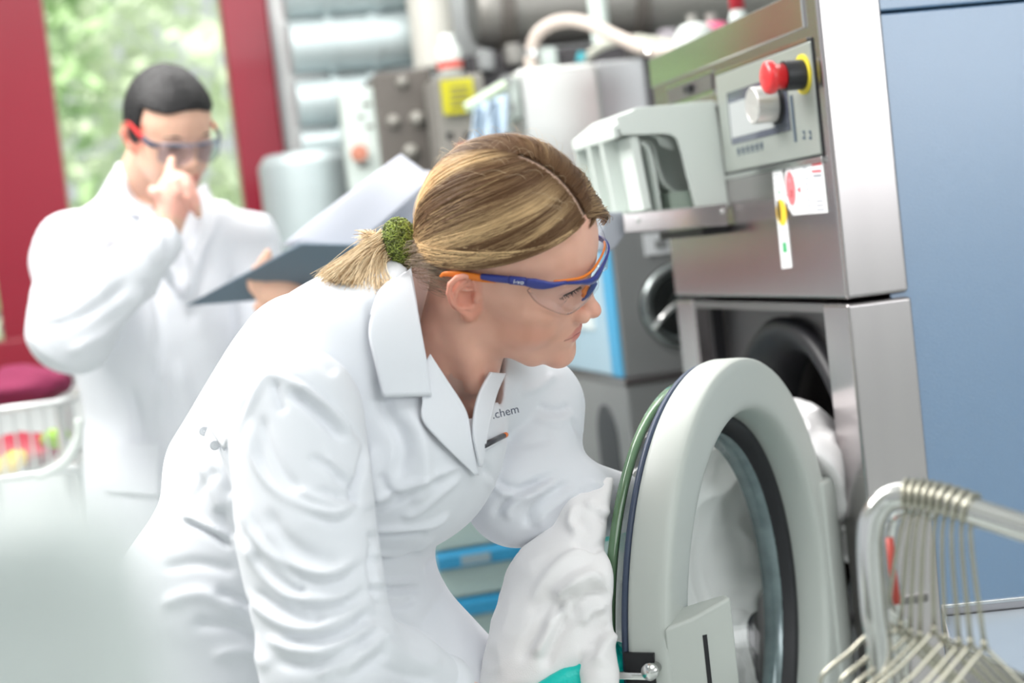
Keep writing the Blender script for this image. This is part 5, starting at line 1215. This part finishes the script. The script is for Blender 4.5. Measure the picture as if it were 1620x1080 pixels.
coat_full = lambda p: smin(coat_core(p), sleeves(p), .006)
def patch(name, A, B, m, parent, f=coat_full, lift=.006, thick=.0016, n=26, k=18, curl=0., d0=1.2, d1=2.1, relief=None, mod=None):
    """a cloth panel lying on the sculpted surface between two drawn edges A and B (each a picture polyline)"""
    a = np.array(spline([(*p, 0) for p in A], 8))[:, :2]; b = np.array(spline([(*p, 0) for p in B], 8))[:, :2]
    def res(c, n):
        s = np.r_[0, np.cumsum(np.hypot(*np.diff(c, axis=0).T))]; return np.stack([np.interp(np.linspace(0, s[-1], n), s, c[:, i]) for i in (0, 1)], 1)
    a, b = res(a, n), res(b, n); t = np.linspace(0, 1, k)
    g = a[:, None] * (1 - t[None, :, None]) + b[:, None] * t[None, :, None]
    p, d = raymarch(f, g[..., 0], g[..., 1], d0, d1); d = d.reshape(n, k)
    ok = d < d1 - 1e-3; md = np.median(d[ok]) if ok.any() else (d0 + d1) / 2
    d = np.where(ok, d, np.nan)
    for _ in range(200):
        if not np.isnan(d).any(): break
        pad = np.pad(d, 1, constant_values=np.nan); nb = np.stack([pad[1:-1, :-2], pad[1:-1, 2:], pad[:-2, 1:-1], pad[2:, 1:-1]]); cnt = (~np.isnan(nb)).sum(0); mean = np.where(cnt > 0, np.nansum(nb, 0) / np.maximum(cnt, 1), np.nan); d = np.where(np.isnan(d), mean, d)
    for _ in range(6):
        pad = np.pad(d, 1, mode='edge'); d = (d * 2 + pad[1:-1, :-2] + pad[1:-1, 2:] + pad[:-2, 1:-1] + pad[2:, 1:-1]) / 6
    d = d - lift
    if mod is not None: d = d - mod(np.linspace(0, 1, n)[:, None], t[None, :])
    vs = np.stack([P(g[i, j, 0], g[i, j, 1], d[i, j]) for i in range(n) for j in range(k)])
    fs = [(i * k + j, i * k + j + 1, (i + 1) * k + j + 1, (i + 1) * k + j) for i in range(n - 1) for j in range(k - 1)]
    o = mesh_obj(name, vs, fs, m, parent, smooth=True); s_ = o.modifiers.new('thick', 'SOLIDIFY'); s_.thickness = thick; s_.offset = -1 if relief is None else relief
    return o
# near collar leaf, near lapel, far lapel
patch('collar', [(640, 432), (603, 470), (583, 520), (593, 575), (606, 628)], [(647, 428), (657, 475), (667, 530), (676, 580), (682, 626)], COATM, woman, lift=.010, thick=.003, mod=lambda s, t: .006 * s * (1 - s) * 4 * (.3 + t * .7))
patch('collar_stand', [(628, 440), (600, 462), (585, 500)], [(650, 424), (655, 455), (660, 490)], COATM, woman, lift=.006, thick=.003)
patch('lapel', [(681, 560), (705, 597), (737, 648), (746, 690), (758, 752)], [(660, 600), (668, 630), (668, 664), (700, 702), (752, 752)], COATM, woman, lift=.009, thick=.003, mod=lambda s, t: .004 * (1 - t))
patch('lapel', [(774, 588), (757, 620), (748, 655), (747, 690), (757, 738)], [(797, 590), (783, 625), (776, 655), (768, 690), (759, 738)], COATM, woman, lift=.010, thick=.003, mod=lambda s, t: .006 * (1 - t))
# chest pocket with a pen, lettering
patch('chest_pocket', [(762, 706), (800, 686)], [(764, 716), (804, 692)], COATM, woman, lift=.007, thick=.002, n=10, k=5)
pp_, dd_ = raymarch(coat_sdf, [764, 797, 780, 818], [704, 688, 655, 645], 1.3, 2.1)
MB().tube([pp_[0] - fwv * .012, pp_[1] - fwv * .012], [.0035, .003], 10).obj('pen', mat('dark_pen', (.05, .05, .06), .3), woman, smooth=True)
MB().tube([pp_[1] - fwv * .012, pp_[1] - fwv * .012 + (pp_[1] - pp_[0]) * .12], [.0031, .0028], 10).obj('pen_cap', mat('orange_cap', (.8, .2, .05), .4), woman, smooth=True)
xd = nrm(RV * .93 - DV * .22 + fwv * .30); text('lettering', '.chem', .0125, pp_[2] - fwv * .022 + DV * .004, xd, -DV, mat('navy_print', (.05, .06, .10), .6), woman, .0002)
# waist tab with two buttons at the back
patch('waist_tab', [(314, 650), (335, 680), (358, 712)], [(326, 640), (349, 668), (368, 690)], COATM, woman, lift=.005, thick=.0025, n=12, k=6)
for (bx, by) in ((325, 681), (342, 703)):
    p_, d_ = raymarch(coat_sdf, [bx], [by], 1.3, 2.1); MB().lathe([(.0005, 0), (.005, 0), (.0055, -.001), (.0045, -.0018), (.003, -.0012), (.0005, -.0012)], p_[0] - fwv * .007, fwv, n=18, closed=False).obj('button', mat('button_white', (.78, .80, .84), .4), woman, smooth=True)
# side seam line of the sleeve and coat panels are in the sculpt; cuff
cuffc = P(694, 1102, 1.562); cax = nrm(wrR - elR)
MB().lathe([(.0412, -.03), (.0425, -.03), (.0428, .004), (.041, .006), (.0385, .004)], cuffc, cax, n=40, closed=False).obj('cuff', COATM, woman, smooth=True)

# ---- trousers, shoes (below the frame) and the rest of the body
hipN, hipF = P(400, 1020, 1.76), P(480, 1020, 1.90)
def gp(x, y, z): return V(x, y, z)
kneeN, ankN = V(.02, 1.72, .50), V(-.12, 1.74, .09)
kneeF, ankF = V(.34, 1.98, .52), V(.26, 1.98, .09)
def legs(p):
    d = sd_chain(p, [hipN, kneeN, ankN], [.100, .070, .058]); e = sd_chain(p, [hipF, kneeF, ankF], [.098, .070, .058])
    return smin(smin(d, e, .02), sd_ell(p, (hipN + hipF) / 2, (.11, .14, .10)), .05)
v, q = surfnet(legs, V(-.35, 1.5, .0), V(.6, 2.2, 1.12), .010)
n = vnormals(v, q); v = v + n * (vnoise(v, 14, 5) * .004)[:, None]
mesh_obj('trousers', v, None, mat('white_twill', (.78, .80, .82), .8, noise=.03), woman, smooth=True, quads=q)
for a_, nm in ((ankN, 'shoe'), (ankF, 'shoe')):
    fd = V(.93, -.25, 0)
    v, q = surfnet(lambda p: smax(smin(sd_con(p, a_ + V(0, 0, -.02), a_ + V(0, 0, -.045), .042, .044), sd_ell(p, a_ + fd * .085 + V(0, 0, -.058), (.105, .047, .034), np.stack([fd, np.cross(V(0, 0, 1), fd), V(0, 0, 1)], 1)), .04), -(p[..., 2] - .002), .004), a_ - .22, a_ + .25, .006)
    mesh_obj('shoe', v, None, WHITEP, woman, smooth=True, quads=q)
# hands: five fingers each, curled round the linen; skin under the gloves is the body, the gloves are clothing
def hand_sdf(p, wr, ax, pn, s=1., curl=1., side=1):
    """ax: along the palm, pn: palm normal (towards the held thing)"""
    ax = nrm(ax); pn = nrm(np.array(pn) - ax * (np.array(pn) @ ax)); sx_ = np.cross(ax, pn) * side; M = np.stack([ax, sx_, pn], 1)
    d = sd_ell(p, wr + ax * .052, (.050, .040, .015), M); d = smin(d, sd_con(p, wr - ax * .03, wr + ax * .02, .026, .026), .02)
    for i, (o_, L_) in enumerate(((-.028, .072), (-.009, .080), (.010, .076), (.028, .060))):
        b = wr + ax * (.088 - abs(o_) * .25) + sx_ * o_; a1 = curl * .55; a2 = curl * 1.35; a3 = curl * 2.0
        j1 = b + (ax * cos(a1) + pn * sin(a1)) * L_ * .5; j2 = j1 + (ax * cos(a2) + pn * sin(a2)) * L_ * .32; j3 = j2 + (ax * cos(a3) + pn * sin(a3)) * L_ * .22
        d = smin(d, sd_chain(p, [b, j1, j2, j3], [.0098, .0090, .0084, .0074]), .006)
    tb = wr + ax * .022 - sx_ * .030 + pn * .008; t1 = tb + nrm(ax * .6 - sx_ * .65 + pn * .5) * .040; t2 = t1 + nrm(ax * .8 - sx_ * .1 + pn * .6) * .030
    return smin(d, sd_chain(p, [tb, t1, t2], [.014, .011, .0088]), .01)
hR0 = P(836, 1150, 1.66); hRax = nrm(P(968, 1086, 1.67) - hR0); hRn = nrm(-DV * .2 + fwv * .9)
hL0 = P(990, 805, 1.95); hLax = nrm(P(1070, 835, 2.15) - hL0); hLn = nrm(DV * .8 - fwv * .3)
def body_sdf(p):
    d = coat_core(p) + .02
    d = smin(d, sd_chain(p, [shR, elR, P(694, 1106, 1.562), P(790, 1138, 1.63)], [.048, .040, .030, .026]), .02)
    d = smin(d, sd_chain(p, [shL, elL, hL0], [.046, .038, .026]), .02)
    d = smin(d, legs(p) + .012, .03)
    d = np.minimum(d, np.minimum(hand_sdf(p, hR0, hRax, hRn, curl=.9), hand_sdf(p, hL0, hLax, hLn, curl=.9, side=-1)))
    d = smax(d, -neck_open(p) + .004, .006)
    return smin(d, neck_sdf(p), .012)
v, q = surfnet(body_sdf, V(-.35, 1.25, .02), V(.75, 2.2, 1.36), .0065)
v = relax(v, q, 1, .4)
keep = (np.stack([v[q[:, i]] for i in range(4)]).mean(0) - NB[1]) @ nrm(NB[1] - NB[2]) < -.02   # below the modelled neck
q2 = q[keep]; used = np.unique(q2); mp = -np.ones(len(v), int); mp[used] = np.arange(len(used))
bv = np.concatenate([HV, v[used]]); bq = np.concatenate([HQ, mp[q2] + len(HV)]); bc = np.concatenate([HC, np.tile(V(.76, .48, .38), (len(used), 1))])
mesh_obj('body', bv, None, SKIN, woman, smooth=True, quads=bq, col=bc)
GLV = mat('teal_nitrile', (.0, .60, .53), .38, noise=.05, bump=.3, bscale=260, sss=.05)
def gloveR(p):
    return np.minimum(hand_sdf(p, hR0, hRax, hRn, curl=.9) - .002, sd_con(p, hR0 - hRax * .05, hR0 + hRax * .01, .033, .029))
def gloveL(p):
    return np.minimum(hand_sdf(p, hL0, hLax, hLn, curl=.9, side=-1) - .002, sd_con(p, hL0 - hLax * .02, hL0 + hLax * .01, .030, .029))
for f_, c_ in ((gloveR, hR0), (gloveL, hL0)):
    v, q = surfnet(f_, c_ - .2, c_ + .2, .0026); n = vnormals(v, q)
    v = v + n * (vnoise(v, 110, 8) * .0008)[:, None]
    o = mesh_obj('glove', v, None, GLV, woman, smooth=True, quads=q); o['label'] = 'teal rubber glove'
# ================================================================== white linen going into the drum
LIN = mat('white_linen', (.91, .895, .90), .85, spec=.2, noise=.02, bump=.15, bscale=900, sheen=.2)
LP = [P(885, 1010, 1.73), P(955, 900, 1.80), P(1050, 885, 2.09), P(1150, 825, 2.20), P(1232, 755, 2.27), V(.97, 2.37, .90), V(1.12, 2.33, .86)]
LRr = [.060, .082, .098, .125, .105, .085, .09]
def linen(p):
    d = sd_chain(p, LP, LRr)
    d = smin(d, sd_con(p, P(820, 1100, 1.70), P(900, 960, 1.745), .030, .075), .04)
    d = smin(d, sd_con(p, P(815, 1160, 1.72), P(880, 1020, 1.74), .05, .055), .04)
    d = smin(d, sd_ell(p, P(950, 825, 1.79), (.052, .055, .046)), .02)                # cuff like tuck on the far sleeve
    d = smin(d, sd_con(p, P(918, 818, 1.765), P(990, 780, 1.79), .020, .026), .012)
    d = smin(d, sd_con(p, P(1070, 930, 2.03), P(1080, 1300, 2.00), .09, .12), .05)
    d = smin(d, sd_con(p, P(1180, 860, 2.13), P(1190, 1250, 2.07), .10, .13), .05)
    d = smin(d, sd_con(p, P(955, 930, 1.72), P(960, 1060, 1.70), .030, .020), .025)   # fold hanging by the glove
    d = smin(d, sd_con(p, P(962, 985, 1.69), P(950, 1078, 1.645), .022, .017), .014)
    d = smin(d, sd_con(p, P(905, 930, 1.69), P(955, 925, 1.70), .022, .022), .02)
    d = smin(d, sd_con(p, P(1000, 850, 1.88), P(990, 1000, 1.84), .062, .062), .04)
    return d
# keep clear of the glass bowl
def keepout(p):
    q_ = p - DCN.astype(np.float32); t = q_ @ nD.astype(np.float32); r = np.sqrt(np.maximum((q_ ** 2).sum(-1) - t * t, 0))
    lim = np.interp(np.clip(-t, 0, .2), [.0, .05, .072, .085, .14, .166, .2], [.33, .33, .308, .300, .217, .18, .0]).astype(np.float32)
    return np.maximum(r - lim, -t - .175) * .8 * np.where(t > .02, -1, 1) if False else np.maximum(np.maximum(r - lim, -t - .172), t - .03)
def linen2(p): return smax(linen(p), -(keepout(p) - .004), .018)
v, q = surfnet(linen2, V(.18, 1.42, .45), V(1.25, 2.65, 1.18), .0038)
v = relax(v, q, 1, .4); n = vnormals(v, q)
gain_ = np.clip(keepout(v.astype(np.float32)) / .02, 0, 1)
LSTK = [([(905, 860), (940, 868), (985, 840)], 5, -6), ([(912, 800), (905, 830), (918, 852)], 5, 5), ([(925, 790), (955, 812), (1000, 790)], 5, 5), ([(935, 800), (960, 822), (1000, 804)], 4, -5),
        ([(880, 955), (900, 930), (930, 915), (955, 925)], 6, 7), ([(868, 985), (890, 950), (915, 935)], 5, -6), ([(905, 985), (912, 955), (940, 938), (965, 945)], 5, -7), ([(918, 990), (935, 965), (960, 960)], 6, 6),
        ([(845, 1040), (868, 1000), (880, 960)], 7, 6), ([(858, 1060), (880, 1010), (900, 970)], 6, -6), ([(820, 1050), (850, 990), (880, 930)], 8, -3.5), ([(840, 960), (880, 900), (940, 870)], 9, 3.5), ([(830, 985), (880, 915), (950, 885)], 6, -2.5),
        ([(930, 1030), (945, 1000), (975, 985)], 5, -6), ([(945, 1060), (960, 1020), (980, 1000)], 6, 6)]
ds_ = apply_strokes(v, n, LSTK, 1.9) * np.where(gain_ < 1, gain_, 1)
wv = v + np.stack([vnoise(v, 7, 21), vnoise(v, 7, 22), vnoise(v, 7, 23)], 1) * .05
rid = (1 - np.abs(vnoise(wv * V(1, 1, .55), 13, 24))) ** 4 * .020 + (1 - np.abs(vnoise(wv, 27, 25))) ** 3 * .006 + vnoise(v, 5, 26) * .010
ko = keepout(v.astype(np.float32)); gain = np.clip((ko) / .03, 0, 1)
pv = proj(v); near_ = np.clip((pv[:, 2] - 1.72) / .25, .3, 1)
v = v + n * (ds_ + np.where(pv[:, 2] < 1.90, (rid - .010) * gain, np.where(gain < 1, rid - .010 * gain - .022 * (1 - gain), rid - .010)) * near_)[:, None]
v = relax(v, q, 2, .45)
o = mesh_obj('white_linen', v, None, LIN, None, smooth=True, quads=q)
tag(o, 'crumpled white linen held by the person, running behind the glass door into the drum', 'laundry')
# ================================================================== the standing man
MR = _rot(np.array([0.3078469190387811, 0.39460812818044966, -1.0878876847771561])); MT = np.array([0.05742897969033956, 3.1609577344185005, 1.6379512294043344])
def M2W(q): return np.asarray(q, float) @ MR.T + MT
def MP(px, py, y):
    a = (P(px, py, 1) - CAM) @ MR; o = (CAM - MT) @ MR; t = (y - o[1]) / a[1]; return o + a * t
man = thing('person', (.05, 3.2, 0), 'dark haired person in white lab coat standing with an open folder, finger at glasses', 'person')
D0 = 3.10
m_shR, m_elR, m_wrR = P(118, 395, 3.08), P(115, 520, 2.88), P(262, 375, 2.86)
m_shL, m_elL, m_wrL = P(385, 395, 3.26), P(440, 560, 3.22), P(482, 492, 2.93)
def mcoat_core(p):
    c = P(255, 480, 3.22); d = sd_ell(p, c, (.14, .205, .26), _mb)
    d = smin(d, sd_con(p, P(120, 395, 3.12), P(385, 385, 3.27), .068, .068), .06)
    d = smin(d, sd_con(p, V(c[0], c[1], 1.25), V(c[0], c[1], .95), .16, .18), .08)
    d = smin(d, sd_con(p, V(c[0], c[1], .95), V(c[0], c[1], .62), .19, .225), .05)
    return smin(d, sd_con(p, P(225, 300, 3.2), P(245, 380, 3.2), .068, .10), .05)
mf = nrm(RV * V(1, 1, 0) * .62 - fwv * V(1, 1, 0) * .75); ml = np.cross(V(0, 0, 1), mf); _mb = np.stack([mf, ml, V(0, 0, 1)], 1)
def mcoat(p):
    r = sd_chain(p, [m_shR, m_elR], [.078, .070]); r = smin(r, sd_chain(p, [m_elR, m_elR * .35 + m_wrR * .65, m_elR * .1 + m_wrR * .9], [.070, .055, .046]), .03)
    l = sd_chain(p, [m_shL, m_elL], [.074, .064]); l = smin(l, sd_chain(p, [m_elL, m_elL * .2 + m_wrL * .8], [.060, .050]), .03)
    d = smin(mcoat_core(p), np.minimum(r, l), .02)
    d = smax(d, -sd_con(p, P(240, 290, 3.12), P(300, 400, 3.03), .055, .012), .008)
    return smax(d, -(p[..., 2] - .60), .01)
v, q = surfnet(mcoat, V(-.45, 2.6, .5), V(.55, 3.6, 1.62), .008)
v = relax(v, q, 1, .4); n = vnormals(v, q)
MST = [([(60, 520), (130, 500), (210, 440)], 9, -10), ([(50, 470), (120, 455), (190, 410)], 9, 8), ([(100, 560), (170, 520), (240, 450)], 9, 8), ([(70, 420), (120, 440), (180, 400)], 9, -6), ([(230, 430), (250, 520), (240, 620)], 14, -12), ([(330, 350), (320, 430), (300, 520)], 10, -8), ([(370, 420), (380, 520), (360, 640)], 12, -10), ([(200, 600), (220, 700), (200, 800)], 14, -12), ([(280, 560), (300, 680), (290, 800)], 14, 10), ([(250, 340), (290, 400), (300, 480)], 8, 8)]
v = v + n * (apply_strokes(v, n, MST) + (1 - np.abs(vnoise(v * V(1, 1, .45), 12, 31))) ** 3 * .012 - .004)[:, None]
mesh_obj('lab_coat', v, None, COATM, man, smooth=True, quads=q)
patch('collar', [(186, 262), (180, 295), (195, 330), (228, 345)], [(197, 258), (203, 285), (222, 312), (243, 330)], COATM, man, f=mcoat, lift=.014, thick=.006, d0=2.6, d1=3.6)
patch('lapel', [(243, 330), (262, 400), (285, 470)], [(222, 345), (232, 400), (280, 470)], COATM, man, f=mcoat, lift=.012, thick=.006, d0=2.6, d1=3.6)
patch('lapel', [(325, 290), (345, 340), (320, 400), (290, 470)], [(310, 300), (318, 350), (300, 400), (286, 468)], COATM, man, f=mcoat, lift=.012, thick=.006, d0=2.6, d1=3.6)
patch('side_pocket', [(160, 700), (165, 780)], [(255, 700), (252, 785)], COATM, man, f=mcoat, lift=.008, thick=.004, d0=2.6, d1=3.7)
# hand at the glasses: fist with the index finger up
fist = P(280, 300, 2.875); tip = P(272, 252, 2.93)
def mhand(p):
    d = sd_ell(p, fist, (.036, .030, .034)); d = smin(d, sd_con(p, P(262, 372, 2.868), P(275, 325, 2.87), .026, .029), .02)
    kn = [P(262, 290, 2.86), P(278, 288, 2.845), P(294, 296, 2.85), P(306, 308, 2.86)]
    for i, k in enumerate(kn):
        if i == 0: continue
        m1 = k + DV * .020 - fwv * .006 + RV * .006; m2_ = m1 + DV * .014 + fwv * .020
        d = smin(d, sd_chain(p, [k, m1, m2_], [.0105, .0095, .0085]), .004)
    d = smin(d, sd_chain(p, [P(268, 290, 2.86), P(268, 270, 2.87), tip], [.0105, .0095, .0078]), .006)
    return smin(d, sd_chain(p, [P(262, 320, 2.86), P(248, 306, 2.85), P(240, 300, 2.855)], [.012, .0105, .009]), .006)
def mhandL(p):
    w_ = m_wrL; hx = nrm(-RV * .8 - DV * .6 - fwv * .3); hy = nrm(RV * .6 - DV * .8); hz = np.cross(hx, hy); M = np.stack([hx, hy, hz], 1)
    d = sd_ell(p, w_ + hx * .045, (.045, .036, .020), M); d = smin(d, sd_con(p, m_elL * .12 + m_wrL * .88, w_ + hx * .02, .028, .028), .015)
    for i in range(4):
        k = w_ + hx * .075 + hy * (-.027 + .018 * i); d = smin(d, sd_chain(p, [k, k + hx * .03 + hy * .006, k + hx * .045 + hy * .020], [.010, .009, .008]), .004)
    return smin(d, sd_chain(p, [w_ + hx * .02 - hy * .02, w_ + hx * .05 - hy * .045, w_ + hx * .075 - hy * .045], [.012, .010, .009]), .006)
mNB = [M2W((-.016, 0, -.02)), P(222, 300, 3.19), P(240, 380, 3.2)]
def mlegs(p):
    c = P(255, 480, 3.22); a = V(c[0] - .08, c[1] - .05, .9); b = V(c[0] + .10, c[1] + .03, .9)
    d = np.minimum(sd_chain(p, [a, a * V(1, 1, 0) + V(0, 0, .5), a * V(1, 1, 0) + V(0, 0, .09)], [.09, .065, .055]), sd_chain(p, [b, b * V(1, 1, 0) + V(0, 0, .5), b * V(1, 1, 0) + V(0, 0, .09)], [.09, .065, .055]))
    return d
def mbody(p):
    d = smin(head_sdf(W2M(p), True), sd_chain(p, mNB, [.056, .056, .07]), .016)
    d = smin(d, mcoat_core(p) + .025, .02)
    arm = np.minimum(sd_chain(p, [m_shR, m_elR, m_wrR], [.05, .042, .028]), sd_chain(p, [m_shL, m_elL, m_wrL], [.05, .042, .028]))
    d = smin(d, arm, .02); d = np.minimum(d, np.minimum(mhand(p), mhandL(p)))
    d = smax(d, -(sd_con(p, P(240, 290, 3.12), P(300, 400, 3.03), .055, .012)) + .008, .008) if False else d
    return smin(d, mlegs(p) + .012, .03)
def W2M(p): return (np.asarray(p) - MT.astype(np.float32)) @ MR.astype(np.float32)
v, q = surfnet(mbody, V(-.4, 2.6, .02), V(.6, 3.6, 1.85), .0055)
v = relax(v, q, 1, .3)
mh = (v - MT) @ MR; c = np.tile(V(.74, .46, .34), (len(v), 1))
er = (np.abs(mh[:, 1]) > .064) & (mh[:, 2] > -.04) & (mh[:, 2] < .045) & (np.abs(mh[:, 0]) < .04); c[er] = (.78, .30, .22)
hd_ = (sd_sph(v, fist, .06) < 0); c[hd_] = (.80, .42, .34)
lp = (np.abs(mh[:, 1]) < .022) & (mh[:, 0] > .085) & (np.abs(mh[:, 2] + .05) < .009); c[lp] = (.60, .22, .18)
mesh_obj('body', v, None, SKIN, man, smooth=True, quads=q, col=c)
# short black hair
def mcap(q_):
    d = sd_ell(q_, (-.002, 0, .042), (.096, .080, .100)); d = smin(d, sd_ell(q_, (.03, 0, .055), (.066, .068, .066)), .02)
    x_, y_, z_ = q_[..., 0], np.abs(q_[..., 1]), q_[..., 2]
    cut = np.maximum(np.minimum(z_ - .076, .0 * z_ + (.078 - x_) * 1.0 + 10 * (z_ < .2) * 0 + (z_ - .076)), np.minimum(.028 - x_, z_ + .035 - np.maximum(x_ + .035, 0) * .75))
    return smax(d, -cut, .004)
v, q = surfnet(mcap, V(-.13, -.1, -.08), V(.13, .1, .17), .003); n = vnormals(v, q)
v = v + n * (np.abs(vnoise(v, 300, 3)) * .003)[:, None]
mesh_obj('hair', M2W(v), None, mat('black_hair', (.012, .011, .012), .45, noise=.3, nscale=150, bump=.5, bscale=700), man, smooth=True, quads=q)
for s in (-1, 1):
    m_ = MB(); m_.tube([M2W(V(.096, s * .014, .032)), M2W(V(.092, s * .032, .036)), M2W(V(.080, s * .048, .032))], [.003, .003, .0015], 8); m_.obj('eyebrow', BLACK, man, smooth=True)
    m_ = MB(); m_.tube([M2W(V(.088, s * .020, .014)), M2W(V(.0885, s * .031, .012)), M2W(V(.082, s * .042, .012))], [.0022, .003, .002], 8); m_.obj('closed_lashes', BLACK, man, smooth=True)
# his glasses
g2_ = thing('safety_glasses', tuple(M2W((.1, 0, .02))), 'clear safety glasses with red temple worn by the dark haired person', 'glasses')
def sweep2(ctr, hg, th_, m, name): 
    o = sweep([np.array(c_) for c_ in ctr], hg, th_, m, name, parent=None); me = o.data
    co = np.zeros(len(me.vertices) * 3, np.float32); me.vertices.foreach_get('co', co); w_ = co.reshape(-1, 3)
    hh = (w_ - HT) @ HR; w2 = M2W(hh) - np.array(g2_.location); me.vertices.foreach_set('co', w2.astype(np.float32).ravel()); me.update(); o.parent = g2_
GRED = mat('glasses_red', (.70, .03, .03), .35); GDK = mat('glasses_dark', (.05, .07, .12), .3)
for s in (-1, 1):
    sweep2([(-.005, s * .082, .036), (.03, s * .081, .030), (.052, s * .079, .024)], [.003, .005, .006], [.002] * 3, GRED, 'temple')
    sweep2([(.052, s * .079, .024), (.072, s * .075, .020), (.088, s * .062, .020)], [.006, .006, .004], [.0025] * 3, GDK, 'temple_joint')
    vs = []; fs = []
    for i in range(12):
        t = i / 11; x_ = .088 + .026 * sin(t * pi / 2); y_ = s * (.066 - .062 * t)
        for k in range(6):
            z_ = .024 - (.046 - .02 * t ** 3) * k / 5 * (.55 + .45 * sin(min(t * 1.6 + .35, 1.57))); vs.append((x_, y_, z_))
    fs = [(i * 6 + k, i * 6 + k + 1, (i + 1) * 6 + k + 1, (i + 1) * 6 + k) for i in range(11) for k in range(5)]
    o = mesh_obj('lens', M2W(vs), fs, clear_mat('grey_lens', (.80, .82, .88), 1.45), g2_, smooth=True); sm_ = o.modifiers.new('thick', 'SOLIDIFY'); sm_.thickness = .002
sweep2([(.090, -.062, .024), (.108, -.030, .026), (.115, 0, .026), (.108, .030, .026), (.090, .062, .024)], [.002] * 5, [.0015] * 5, mat('glasses_slate', (.22, .25, .33), .3), 'brow_bar')
# trousers, shoes
v, q = surfnet(mlegs, V(-.4, 2.7, .03), V(.6, 3.7, 1.05), .012); mesh_obj('trousers', v, None, MATS['white_twill'], man, smooth=True, quads=q)
c_ = P(255, 480, 3.22)
for a_ in (V(c_[0] - .08, c_[1] - .05, .09), V(c_[0] + .10, c_[1] + .03, .09)):
    fd = mf; M3 = np.stack([fd, np.cross(V(0, 0, 1), fd), V(0, 0, 1)], 1)
    v, q = surfnet(lambda p: smax(smin(sd_con(p, a_ + V(0, 0, -.02), a_ + V(0, 0, -.045), .042, .044), sd_ell(p, a_ + fd * .085 + V(0, 0, -.058), (.11, .05, .034), M3), .04), -(p[..., 2] - .002), .004), a_ - .22, a_ + .25, .008)
    mesh_obj('shoe', v, None, WHITEP, man, smooth=True, quads=q)
# ---- open folder and papers he holds
FOLD = mat('slate_folder', (.13, .18, .23), .45, noise=.05); PAP = mat('paper', (.47, .49, .55), .7, noise=.02)
fo = thing('open_folder', m_wrL + V(.05, -.02, .04), 'open slate coloured folder held in the left hand of the dark haired person', 'folder')
f0, f1, f2, f3 = P(296, 484, 2.96), P(476, 386, 2.80), P(566, 388, 2.78), P(478, 470, 2.95)
MB().prism([f0, f1, f2, f3], nrm(np.cross(f1 - f0, f3 - f0)) * .004).obj('cover', FOLD, fo, bevel=.001)
g1, g2p, g3 = P(476, 386, 2.80), P(700, 345, 2.72), P(640, 430, 2.90)
MB().prism([f2, P(690, 372, 2.74), P(640, 440, 2.90), f3], nrm(np.cross(P(690, 372, 2.74) - f2, f3 - f2)) * .004).obj('cover', FOLD, fo, bevel=.001)
pp = None
if False: MB().prism([P(300, 478, 2.812), P(476, 380, 2.94), P(492, 390, 2.93), P(320, 480, 2.81)], DV * -.002).obj('paper_edge', PAP, fo)
def sheet(name, c4, lab, bow=.01, rows=0):
    o = cloth_sheet(name, *c4, bow, 1.6, PAP, None, 12, 10, 0, tuple(-fwv)); tag(o, lab, 'paper'); return o
sheet('paper_sheet', (P(446, 388, 2.90), P(548, 404, 2.86), P(634, 243, 2.84), P(688, 284, 2.80)), 'grey white printed sheet standing up out of the open folder')
for i in range(7):
    pass
sheet('paper_sheet', (P(560, 400, 2.90), P(600, 402, 2.88), P(676, 268, 2.88), P(712, 296, 2.86)), 'second white sheet behind the fair hair, its corner beside the printed one')
bpy.context.view_layer.update()
